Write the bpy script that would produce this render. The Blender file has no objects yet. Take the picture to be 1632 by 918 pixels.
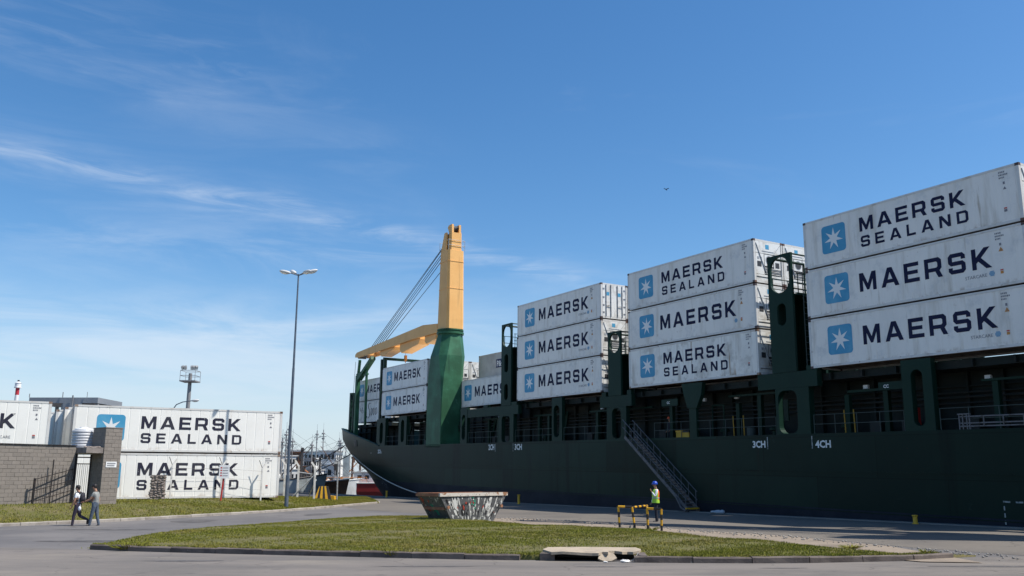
import bpy, bmesh, math, random
import numpy as np
from mathutils import Vector, Matrix, Euler
R = math.radians
rnd = random.Random(7)
scn = bpy.context.scene
COL = scn.collection

# ------------------------------------------------------------------ camera
EYE = 2.12
cam = bpy.data.cameras.new("camera"); cam.sensor_width = 36; cam.lens = 36*1389.9/1632
cam.clip_start = 0.2; cam.clip_end = 6000
camo = bpy.data.objects.new("camera", cam); COL.objects.link(camo)
camo.location = (0, 0, EYE); camo.rotation_euler = (R(90+12.219), 0, 0)
scn.camera = camo

# ------------------------------------------------------------------ sun, sky, exposure
SUN_EL, SUN_AZ = 56.5, 102.0            # azimuth clockwise from +Y
sd = Vector((math.sin(R(SUN_AZ))*math.cos(R(SUN_EL)), math.cos(R(SUN_AZ))*math.cos(R(SUN_EL)), math.sin(R(SUN_EL))))
sl = bpy.data.lights.new("sun", 'SUN'); sl.energy = 5.0; sl.angle = R(0.53); sl.color = (1.0, 0.95, 0.87)
so = bpy.data.objects.new("sun", sl); COL.objects.link(so); so.rotation_euler = sd.to_track_quat('Z', 'Y').to_euler()
scn.view_settings.view_transform = 'Standard'; scn.view_settings.look = 'None'
scn.view_settings.exposure = 0.26; scn.view_settings.gamma = 1.0

W = bpy.data.worlds.new("World"); scn.world = W; W.use_nodes = True
nt = W.node_tree; nt.nodes.clear()
def N(t, nt, **kw):
    n = nt.nodes.new(t)
    for k, v in kw.items(): setattr(n, k, v)
    return n
def lk(nt, a, b): nt.links.new(a, b)
def math_n(nt, op, a, b=None, clamp=False):
    n = N('ShaderNodeMath', nt, operation=op); n.use_clamp = clamp
    for i, v in enumerate((a, b)):
        if v is None: continue
        if isinstance(v, (int, float)): n.inputs[i].default_value = v
        else: lk(nt, v, n.inputs[i])
    return n.outputs[0]
def ramp_n(nt, fac, lo, hi, a=0.0, b=1.0):
    n = N('ShaderNodeMapRange', nt); n.interpolation_type = 'SMOOTHSTEP'
    n.inputs[1].default_value = lo; n.inputs[2].default_value = hi
    n.inputs[3].default_value = a; n.inputs[4].default_value = b
    lk(nt, fac, n.inputs[0]); return n.outputs[0]
def mix_n(nt, fac, a, b):
    n = N('ShaderNodeMix', nt, data_type='RGBA')
    for sock, v in ((n.inputs[0], fac), (n.inputs[6], a), (n.inputs[7], b)):
        if isinstance(v, (int, float)): sock.default_value = v
        elif isinstance(v, tuple): sock.default_value = (*v, 1) if len(v) == 3 else v
        else: lk(nt, v, sock)
    return n.outputs[2]
def noise_n(nt, vec, scale, detail=4, rough=.55, dist=0.0):
    n = N('ShaderNodeTexNoise', nt); n.inputs['Scale'].default_value = scale
    n.inputs['Detail'].default_value = detail; n.inputs['Roughness'].default_value = rough
    n.inputs['Distortion'].default_value = dist
    if vec is not None: lk(nt, vec, n.inputs['Vector'])
    return n.outputs[0]
def mapping_n(nt, vec, loc=(0,0,0), rot=(0,0,0), scale=(1,1,1)):
    n = N('ShaderNodeMapping', nt); lk(nt, vec, n.inputs[0])
    n.inputs[1].default_value = loc; n.inputs[2].default_value = rot; n.inputs[3].default_value = scale
    return n.outputs[0]

sky = N('ShaderNodeTexSky', nt, sky_type='NISHITA'); sky.sun_disc = False
sky.sun_elevation = R(SUN_EL); sky.sun_rotation = R(SUN_AZ)
sky.air_density = 1.0; sky.dust_density = 0.6; sky.ozone_density = 2.2; sky.altitude = 0
tc = N('ShaderNodeTexCoord', nt); sep = N('ShaderNodeSeparateXYZ', nt); lk(nt, tc.outputs['Generated'], sep.inputs[0])
zc = math_n(nt, 'MAXIMUM', math_n(nt, 'ADD', sep.outputs[2], 0.06), 0.03)
px = math_n(nt, 'DIVIDE', sep.outputs[0], zc); py = math_n(nt, 'DIVIDE', sep.outputs[1], zc)
cmb = N('ShaderNodeCombineXYZ', nt); lk(nt, px, cmb.inputs[0]); lk(nt, py, cmb.inputs[1])
# cirrus: wind-combed bands lying along arcs of the sky (azimuth / elevation in degrees)
DEG = 57.29578
azd = math_n(nt, 'MULTIPLY', math_n(nt, 'ARCTAN2', sep.outputs[0], sep.outputs[1]), DEG)
eld = math_n(nt, 'MULTIPLY', math_n(nt, 'ARCSINE', sep.outputs[2]), DEG)
ae = N('ShaderNodeCombineXYZ', nt); lk(nt, azd, ae.inputs[0]); lk(nt, eld, ae.inputs[1])
wisp = noise_n(nt, mapping_n(nt, ae.outputs[0], loc=(3,1,0), rot=(0,0,R(13)), scale=(.055,.34,1)), 1.0, 8, .62, .9)
fine = noise_n(nt, mapping_n(nt, ae.outputs[0], loc=(7,4,0), rot=(0,0,R(24)), scale=(.16,.95,1)), 1.0, 7, .62, .8)
wob = math_n(nt, 'MULTIPLY', math_n(nt, 'SUBTRACT', noise_n(nt, mapping_n(nt, ae.outputs[0], scale=(.12,.12,1)), 1.0, 4), .5), 2.6)
def band(a, b, c, w, az0, az1, amp, lo, hi, tex):
    mid = math_n(nt, 'ADD', math_n(nt, 'ADD', math_n(nt, 'MULTIPLY', math_n(nt, 'MULTIPLY', azd, azd), a), math_n(nt, 'MULTIPLY', azd, b)), c)
    d = math_n(nt, 'DIVIDE', math_n(nt, 'ADD', math_n(nt, 'SUBTRACT', eld, mid), wob), w)
    g = math_n(nt, 'POWER', 2.71828, math_n(nt, 'MULTIPLY', math_n(nt, 'MULTIPLY', d, d), -1.0))
    win = math_n(nt, 'MULTIPLY', ramp_n(nt, azd, az0-8, az0+4), ramp_n(nt, azd, az1+4, az1-5))
    return math_n(nt, 'MULTIPLY', math_n(nt, 'MULTIPLY', math_n(nt, 'MULTIPLY', g, win), amp), ramp_n(nt, tex, lo, hi))
parts = [band(-.0030,-.235,13.9,.75,-34,6,.27,.36,.74,fine), band(-.0030,-.235,13.5,1.7,-34,8,.15,.40,.72,wisp),
         band(.0025,-.057,20.0,1.9,-38,-6,.10,.38,.74,wisp), band(.001,-.02,24.0,2.6,-40,-16,.08,.40,.74,fine),
         band(0,-.03,13.4,1.3,-40,-6,.22,.40,.70,wisp), band(0,.01,8.9,2.0,-60,2,.42,.34,.70,wisp), band(0,.0,5.6,2.2,-80,30,.40,.34,.68,wisp)]
cloudfac = parts[0]
for p_ in parts[1:]: cloudfac = math_n(nt, 'ADD', cloudfac, p_)
gen = noise_n(nt, mapping_n(nt, ae.outputs[0], loc=(31,9,0), rot=(0,0,R(10)), scale=(.03,.12,1)), 1.0, 7, .6, .6)
cloudfac = math_n(nt, 'MINIMUM', math_n(nt, 'ADD', cloudfac, math_n(nt, 'MULTIPLY', ramp_n(nt, gen, .56, .80), .16)), .8)
hs = N('ShaderNodeHueSaturation', nt); hs.inputs['Saturation'].default_value = 1.30
lk(nt, sky.outputs[0], hs.inputs['Color'])
skyc = mix_n(nt, cloudfac, hs.outputs[0], (5.6, 6.0, 6.5))
skyc = mix_n(nt, ramp_n(nt, sep.outputs[2], .24, -.02, 0.0, .80), skyc, (4.0, 4.75, 5.6))
bg = N('ShaderNodeBackground', nt); bg.inputs[1].default_value = 0.130; lk(nt, skyc, bg.inputs[0])
wo = N('ShaderNodeOutputWorld', nt); lk(nt, bg.outputs[0], wo.inputs[0])

# ------------------------------------------------------------------ materials
MATS = {}
def mk(name, col, rough=.6, metal=0.0, var=None, spots=(), streaks=(), bump=None, spec=.4, stretch=(1,1,1), edge=None, plates=None, cracks=None):
    """col base; var=(scale,col2,lo,hi); spots=[(scale,col,lo,hi)]; streaks=[(col,lo,hi,xs,zs)] run down the object's z."""
    m = bpy.data.materials.new(name); m.use_nodes = True; nt = m.node_tree
    b = nt.nodes['Principled BSDF']; b.inputs['Roughness'].default_value = rough; b.inputs['Metallic'].default_value = metal
    b.inputs['Specular IOR Level'].default_value = spec
    tc = N('ShaderNodeTexCoord', nt); oi = N('ShaderNodeObjectInfo', nt)
    off = math_n(nt, 'MULTIPLY', oi.outputs['Random'], 57.0)
    co = N('ShaderNodeCombineXYZ', nt); lk(nt, off, co.inputs[0]); lk(nt, off, co.inputs[1]); lk(nt, off, co.inputs[2])
    va = N('ShaderNodeVectorMath', nt, operation='ADD'); lk(nt, tc.outputs['Object'], va.inputs[0]); lk(nt, co.outputs[0], va.inputs[1])
    vec = mapping_n(nt, va.outputs[0], scale=stretch)
    c = (*col, 1)
    cur = None
    rgb = N('ShaderNodeRGB', nt); rgb.outputs[0].default_value = c; cur = rgb.outputs[0]
    if var:
        cur = mix_n(nt, ramp_n(nt, noise_n(nt, vec, var[0], 6, .62), var[2], var[3]), cur, var[1])
    for (sc, c2, lo, hi) in spots:
        cur = mix_n(nt, ramp_n(nt, noise_n(nt, vec, sc, 7, .68), lo, hi), cur, c2)
    for (c2, lo, hi, xs, zs) in streaks:
        v2 = mapping_n(nt, va.outputs[0], scale=(xs, xs, zs))
        cur = mix_n(nt, ramp_n(nt, noise_n(nt, v2, 1.0, 5, .6), lo, hi), cur, c2)
    if edge:
        # rust near the lower / upper rails: object z within [0,h]
        (c2, h) = edge
        sp = N('ShaderNodeSeparateXYZ', nt); lk(nt, tc.outputs['Object'], sp.inputs[0])
        e1 = ramp_n(nt, sp.outputs[2], .38, .0); e2 = ramp_n(nt, sp.outputs[2], h-.22, h)
        e = math_n(nt, 'MAXIMUM', e1, e2)
        nz = noise_n(nt, mapping_n(nt, va.outputs[0], scale=(1.7, 1.7, 1.0)), 1.4, 7, .7)
        f = math_n(nt, 'MULTIPLY', e, ramp_n(nt, nz, .46, .68))
        cur = mix_n(nt, f, cur, c2)
    hextra = None
    if plates:
        sp2 = N('ShaderNodeSeparateXYZ', nt); lk(nt, tc.outputs['Object'], sp2.inputs[0]); c2 = N('ShaderNodeCombineXYZ', nt); lk(nt, sp2.outputs[0], c2.inputs[0]); lk(nt, sp2.outputs[2], c2.inputs[1])
        bk = N('ShaderNodeTexBrick', nt); lk(nt, c2.outputs[0], bk.inputs['Vector']); bk.inputs['Scale'].default_value = 1.0; bk.inputs['Brick Width'].default_value = plates[0]; bk.inputs['Row Height'].default_value = plates[1]
        bk.inputs['Mortar Size'].default_value = .035; bk.inputs['Mortar Smooth'].default_value = .6; bk.inputs['Color1'].default_value = (.68,.68,.68,1); bk.inputs['Color2'].default_value = (1.3,1.3,1.3,1); bk.inputs['Mortar'].default_value = (.45,.45,.45,1)
        mm = N('ShaderNodeMix', nt, data_type='RGBA', blend_type='MULTIPLY'); mm.inputs[0].default_value = .8; lk(nt, cur, mm.inputs[6]); lk(nt, bk.outputs['Color'], mm.inputs[7]); cur = mm.outputs[2]; hextra = bk.outputs['Fac']
    if cracks:
        wv_ = N('ShaderNodeVectorMath', nt, operation='ADD'); lk(nt, tc.outputs['Object'], wv_.inputs[0]); nz3 = N('ShaderNodeTexNoise', nt); nz3.inputs['Scale'].default_value = cracks[0]*2.2; lk(nt, tc.outputs['Object'], nz3.inputs['Vector'])
        sc3 = N('ShaderNodeVectorMath', nt, operation='SCALE'); lk(nt, nz3.outputs['Color'], sc3.inputs[0]); sc3.inputs['Scale'].default_value = .9/cracks[0]*.35; lk(nt, sc3.outputs[0], wv_.inputs[1])
        vo = N('ShaderNodeTexVoronoi', nt, feature='DISTANCE_TO_EDGE'); vo.inputs['Scale'].default_value = cracks[0]; lk(nt, wv_.outputs[0], vo.inputs['Vector'])
        cf = math_n(nt, 'MULTIPLY', ramp_n(nt, vo.outputs['Distance'], cracks[1], 0.0), ramp_n(nt, noise_n(nt, tc.outputs['Object'], cracks[0]*.7, 3), .45, .60))
        cur = mix_n(nt, math_n(nt, 'MULTIPLY', cf, .75), cur, cracks[2])
    lk(nt, cur, b.inputs['Base Color'])
    if bump:
        bn = N('ShaderNodeBump', nt); bn.inputs['Strength'].default_value = bump[1]; bn.inputs['Distance'].default_value = bump[2] if len(bump) > 2 else .02
        lk(nt, noise_n(nt, vec, bump[0], 6, .65), bn.inputs['Height']); lk(nt, bn.outputs[0], b.inputs['Normal'])
    MATS[name] = m
    return m
RUST = (.16,.065,.03); DIRT = (.30,.27,.23)
mk('reefer_white', (.86,.825,.765), .5, var=(.35,(.79,.76,.71),.35,.7), streaks=[((.60,.555,.48),.48,.78,1.6,.22),((.42,.35,.27),.62,.79,4.2,.28),((.33,.19,.10),.70,.79,8.0,.4)],
   spots=[(2.8,(.44,.36,.28),.64,.76),(.9,(.68,.67,.645),.52,.70)], edge=((.34,.25,.18),2.72), bump=(5,.08))
mk('reefer_white_old', (.88,.86,.80), .55, var=(.5,(.78,.755,.70),.40,.75), streaks=[((.50,.46,.40),.50,.78,1.7,.22),((.36,.24,.14),.61,.76,4.0,.2)],
   spots=[(2.4,(.42,.33,.24),.63,.76),(.8,(.62,.60,.55),.50,.64)], edge=((.30,.19,.11),2.72), bump=(4,.12))
mk('yard_white', (.89,.875,.82), .55, var=(.5,(.83,.81,.755),.40,.75), streaks=[((.62,.58,.51),.60,.82,1.7,.22),((.40,.27,.16),.66,.80,4.0,.2)], spots=[(2.4,(.46,.37,.27),.68,.79)], edge=((.34,.23,.14),2.72), bump=(4,.12))
mk('frame_white', (.66,.65,.62), .55, var=(1.2,(.50,.45,.39),.50,.74), spots=[(4,RUST,.62,.74)])
mk('frame_rust', (.30,.22,.17), .75, var=(2.5,(.12,.06,.035),.4,.66), spots=[(6,(.5,.47,.42),.6,.7)])
mk('casting', (.07,.055,.06), .7, var=(6,(.16,.08,.05),.45,.65))
mk('letter_blue', (.012,.015,.048), .6, var=(.8,(.02,.024,.06),.4,.7), spots=[(2.2,(.42,.42,.42),.72,.77),(9,(.42,.42,.42),.74,.80)], spec=.12)
mk('letter_worn', (.030,.030,.052), .6, var=(.8,(.06,.06,.07),.4,.7), spots=[(3,(.56,.56,.53),.64,.69),(11,(.5,.5,.48),.66,.74)], spec=.12)
mk('logo_blue', (.055,.30,.50), .55, var=(.9,(.10,.36,.55),.4,.7), spots=[(7,(.5,.55,.57),.70,.76)])
mk('logo_star', (.78,.79,.78), .5)
mk('grey_mark', (.20,.20,.22), .6); mk('orange_mark', (.55,.25,.06), .6); mk('pale_blue_mark', (.22,.38,.52), .6); mk('red_mark', (.5,.06,.05), .6)
mk('po_navy', (.02,.03,.10), .5); mk('po_red', (.45,.06,.045), .5); mk('grey_box', (.47,.47,.45), .55, var=(.6,(.38,.37,.35),.4,.7), edge=((.28,.19,.13),2.72))
mk('dark_machine', (.035,.037,.042), .55, var=(5,(.10,.09,.08),.5,.7)); mk('unit_white', (.80,.80,.77), .45, var=(1.4,(.55,.52,.47),.45,.7), spots=[(4,(.34,.22,.13),.66,.75)])
mk('panel_grey', (.33,.35,.38), .5); mk('lock_steel', (.30,.31,.33), .4, .6)
mk('ship_green', (.006,.026,.017), .5, var=(.25,(.009,.034,.023),.35,.7), spots=[(2.2,(.020,.050,.040),.68,.76),(6,(.09,.05,.03),.72,.78)], streaks=[((.007,.024,.018),.54,.74,1.2,.10),((.06,.03,.018),.72,.80,2.6,.15)], bump=(.6,.25,.03), spec=.15)
mk('hull_green', (.0060,.0220,.0160), .45, var=(.12,(.0095,.030,.021),.35,.7), spots=[(1.1,(.014,.034,.027),.66,.74),(3.5,(.05,.03,.02),.71,.77)], streaks=[((.004,.012,.010),.52,.72,.6,.05),((.045,.024,.014),.70,.80,1.6,.10)], bump=(.30,.4,.04), spec=.12, plates=(7.5,2.1))
mk('hull_navy', (.010,.014,.022), .6, spec=.1, var=(.2,(.03,.034,.045),.35,.7), spots=[(2,(.06,.05,.045),.68,.76)], bump=(.4,.3,.03))
mk('pedestal_green', (.028,.094,.048), .5, var=(.5,(.045,.16,.085),.4,.7), spots=[(2.0,(.08,.20,.13),.62,.72),(5,(.10,.07,.03),.70,.76)], streaks=[((.02,.07,.04),.55,.75,1.6,.2),((.07,.045,.02),.70,.80,3.0,.25)], spec=.2)
mk('crane_yellow', (.86,.475,.165), .5, var=(.5,(.80,.425,.14),.4,.7), streaks=[((.56,.32,.12),.56,.80,2.0,.15),((.34,.17,.06),.70,.82,4.5,.20)], spots=[(4,(.30,.15,.06),.70,.77)], spec=.25)
mk('dark_steel', (.03,.032,.036), .5, .3, var=(4,(.07,.05,.04),.5,.7)); mk('cable', (.035,.045,.05), .6)
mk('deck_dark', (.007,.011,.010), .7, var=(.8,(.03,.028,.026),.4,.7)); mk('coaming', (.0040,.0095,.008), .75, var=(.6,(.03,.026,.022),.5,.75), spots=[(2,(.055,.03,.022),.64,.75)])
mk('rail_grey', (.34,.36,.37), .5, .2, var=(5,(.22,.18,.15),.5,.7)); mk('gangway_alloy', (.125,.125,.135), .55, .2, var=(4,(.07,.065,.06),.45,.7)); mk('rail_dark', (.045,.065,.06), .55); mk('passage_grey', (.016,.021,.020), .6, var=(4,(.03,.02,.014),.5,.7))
mk('marking_grey', (.30,.32,.31), .6, spots=[(5,(.05,.07,.065),.50,.60)]); mk('marking_white', (.70,.72,.70), .5, spots=[(6,(.10,.14,.13),.62,.68)])
mk('asphalt', (.113,.106,.104), .88, cracks=(.30,.012,(.05,.047,.045)), var=(.16,(.165,.152,.142),.38,.66), spots=[(.55,(.085,.082,.082),.60,.74),(6,(.16,.15,.14),.55,.75),(42,(.20,.19,.18),.58,.72),(38,(.06,.058,.057),.60,.74)], bump=(60,.35,.01))
mk('road_wear', (.180,.158,.138), .9, cracks=(.42,.014,(.08,.07,.06)), var=(.35,(.13,.117,.105),.38,.66), spots=[(1.6,(.080,.073,.070),.61,.68),(.25,(.215,.188,.155),.52,.70),(30,(.27,.24,.21),.6,.72),(34,(.10,.09,.085),.62,.74)], bump=(45,.4,.012), stretch=(.5,1.6,1))
mk('tar', (.075,.070,.068), .85, var=(2.5,(.115,.105,.098),.42,.62), spots=[(9,(.15,.135,.12),.55,.68)], bump=(40,.3,.01)); mk('apron', (.150,.132,.110), .9, cracks=(.35,.010,(.05,.045,.04)), var=(.2,(.112,.100,.088),.4,.7), spots=[(4,(.22,.2,.18),.6,.75),(36,(.11,.105,.10),.62,.74)], bump=(40,.3,.01))
mk('dirt', (.265,.215,.165), .95, var=(.9,(.19,.155,.12),.42,.70), spots=[(7,(.31,.27,.22),.58,.72),(26,(.12,.10,.08),.62,.74)], bump=(18,.6,.03))
mk('turf', (.108,.104,.028), .95, var=(.8,(.155,.128,.058),.44,.68), spots=[(5,(.065,.07,.016),.5,.7),(11,(.17,.142,.05),.64,.75)], bump=(22,.7,.04))
mk('blade_green', (.170,.178,.030), .9, var=(.35,(.235,.205,.055),.42,.66), spots=[(1.3,(.118,.135,.020),.52,.68),(2.4,(.26,.222,.065),.59,.72)], spec=.02)
mk('kerb_stone', (.34,.31,.275), .9, var=(1.4,(.22,.195,.17),.4,.7), spots=[(9,(.14,.12,.105),.58,.72)], bump=(20,.4,.015))
mk('kerb_old', (.150,.122,.105), .95, var=(1.6,(.085,.068,.060),.38,.68), spots=[(8,(.26,.23,.19),.62,.72),(22,(.07,.06,.055),.6,.72)], bump=(18,.5,.02))
mk('slab_concrete', (.42,.345,.255), .9, var=(1.8,(.30,.25,.19),.42,.66), spots=[(11,(.19,.165,.14),.60,.70)], bump=(16,.5,.02))
mk('quay_concrete', (.22,.20,.18), .9, var=(.6,(.15,.14,.13),.4,.7), bump=(10,.3))
mk('block', (.235,.208,.182), .92, var=(.4,(.195,.174,.153),.35,.7), spots=[(7,(.30,.27,.245),.60,.72),(24,(.14,.12,.11),.6,.72)], bump=(26,.5,.015))
mk('mortar', (.205,.18,.158), .95, var=(3,(.13,.12,.115),.4,.7))
mk('slab_grey', (.25,.22,.20), .92, var=(2,(.16,.14,.13),.4,.7), bump=(16,.4))
mk('rubble', (.30,.255,.225), .95, var=(6,(.17,.14,.125),.40,.66), spots=[(15,(.40,.36,.32),.58,.70)], bump=(14,1.0,.06))
mk('black_iron', (.022,.020,.022), .55, .3, var=(6,(.07,.045,.035),.52,.72))
mk('tank_plastic', (.50,.51,.53), .5, var=(2,(.43,.44,.46),.4,.7)); mk('tank_lid', (.74,.75,.75), .5)
mk('sign_white', (.78,.79,.79), .5, var=(2,(.68,.69,.69),.4,.7)); mk('sign_ink', (.08,.09,.12), .6)
mk('post_red', (.50,.045,.035), .5, var=(4,(.36,.05,.04),.45,.7)); mk('post_white', (.68,.67,.64), .75, var=(3,(.52,.50,.46),.4,.7)); mk('wire', (.22,.21,.20), .5, .5)
mk('galv_pole', (.10,.13,.17), .5, .3, var=(2,(.16,.18,.21),.4,.7)); mk('lamp_grey', (.55,.55,.54), .45); mk('lamp_lens', (.72,.70,.64), .3)
mk('tower_grey', (.22,.22,.225), .6, var=(1,(.28,.28,.28),.4,.7)); mk('fascia', (.22,.24,.265), .6, var=(.4,(.27,.285,.305),.4,.7))
mk('band_red', (.46,.03,.045), .5); mk('band_white', (.74,.74,.74), .5)
mk('paint_yellow', (.62,.34,.015), .5, var=(3,(.5,.26,.02),.45,.7), spots=[(9,(.12,.08,.04),.66,.74)]); mk('paint_black', (.022,.020,.020), .5, spots=[(9,(.16,.12,.07),.68,.74)])
mk('splash_white', (.58,.58,.55), .6); mk('splash_green', (.03,.25,.16), .6); mk('splash_red', (.36,.05,.03), .6); mk('splash_black', (.018,.018,.02), .6)
mk('skip_grey', (.080,.083,.086), .6, var=(1.6,(.135,.138,.14),.4,.68), spots=[(3.0,(.02,.022,.025),.60,.66),(3.4,(.50,.51,.49),.61,.64),(8,(.45,.46,.44),.62,.66),(3.7,(.24,.07,.035),.645,.69),(2.6,(.04,.27,.17),.665,.69),(5.5,(.50,.20,.05),.70,.73)], streaks=[((.50,.50,.47),.63,.67,6.5,1.3)], bump=(6,.5), spec=.2)
mk('skip_rim', (.55,.51,.45), .65, var=(2.6,(.28,.14,.075),.54,.60), spots=[(9,(.07,.055,.05),.57,.63),(5,(.60,.40,.10),.68,.73),(4,(.62,.62,.60),.62,.68)])
mk('skip_rust', (.235,.10,.06), .8, var=(2.2,(.36,.19,.10),.4,.65), spots=[(7,(.10,.05,.04),.6,.72)])
mk('boat_red', (.235,.018,.016), .55, var=(.6,(.17,.02,.018),.4,.7), spots=[(2,(.12,.05,.03),.64,.74)]); mk('boat_white', (.66,.66,.64), .55, var=(.8,(.54,.53,.50),.4,.7), spots=[(3,(.33,.20,.12),.66,.75)])
mk('boat_grey', (.36,.40,.40), .6, var=(.8,(.20,.22,.23),.4,.7)); mk('boat_rust', (.16,.075,.04), .8, var=(1.2,(.09,.05,.035),.4,.7)); mk('boat_dark', (.05,.045,.045), .6)
mk('boat_orange', (.60,.22,.04), .6); mk('boat_glass', (.02,.025,.03), .15); mk('net_green', (.06,.20,.13), .9); mk('boat_blue', (.04,.10,.20), .55, var=(1,(.06,.12,.2),.4,.7))
mk('skin', (.36,.20,.13), .55); mk('skin_dark', (.27,.145,.09), .55); mk('hair_black', (.015,.012,.011), .5)
mk('cloth_white', (.74,.76,.78), .85); mk('cloth_grey', (.27,.28,.27), .85, var=(9,(.20,.21,.20),.4,.7), bump=(14,.8,.03)); mk('cloth_blue', (.15,.20,.25), .85, var=(9,(.10,.14,.18),.4,.7), bump=(14,.8,.03)); mk('cloth_plum', (.035,.028,.048), .85, var=(5,(.05,.04,.06),.4,.7))
mk('denim', (.075,.10,.14), .85, var=(6,(.13,.16,.19),.45,.7), bump=(12,.9,.03)); mk('shoe_black', (.018,.016,.018), .6); mk('bag_black', (.02,.02,.028), .7)
mk('vest_lime', (.42,.72,.06), .6, var=(6,(.36,.62,.05),.4,.7)); mk('vest_orange', (.72,.12,.03), .6); mk('vest_band', (.36,.46,.36), .4); mk('hat_blue', (.02,.07,.42), .35); mk('hat_orange', (.70,.10,.03), .4); mk('cloth_navy', (.016,.018,.028), .85)
mk('canvas', (.42,.46,.50), .85, var=(3,(.33,.36,.40),.4,.7)); mk('rope', (.46,.43,.38), .8); mk('rope_dark', (.06,.055,.05), .85)
mk('stanchion_yellow', (.34,.20,.02), .6); mk('locker_yellow', (.62,.36,.03), .5, spots=[(5,(.28,.15,.05),.66,.74)]); mk('locker_red', (.45,.02,.02), .5)
mk('water', (.020,.035,.038), .12, bump=(1.2,.5,.08)); mk('bird', (.02,.02,.025), .8); mk('litter', (.72,.70,.66), .8); mk('pebble', (.30,.28,.25), .9, var=(2,(.2,.18,.16),.4,.7))
def M(*names): return [MATS[n] for n in names]

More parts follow.
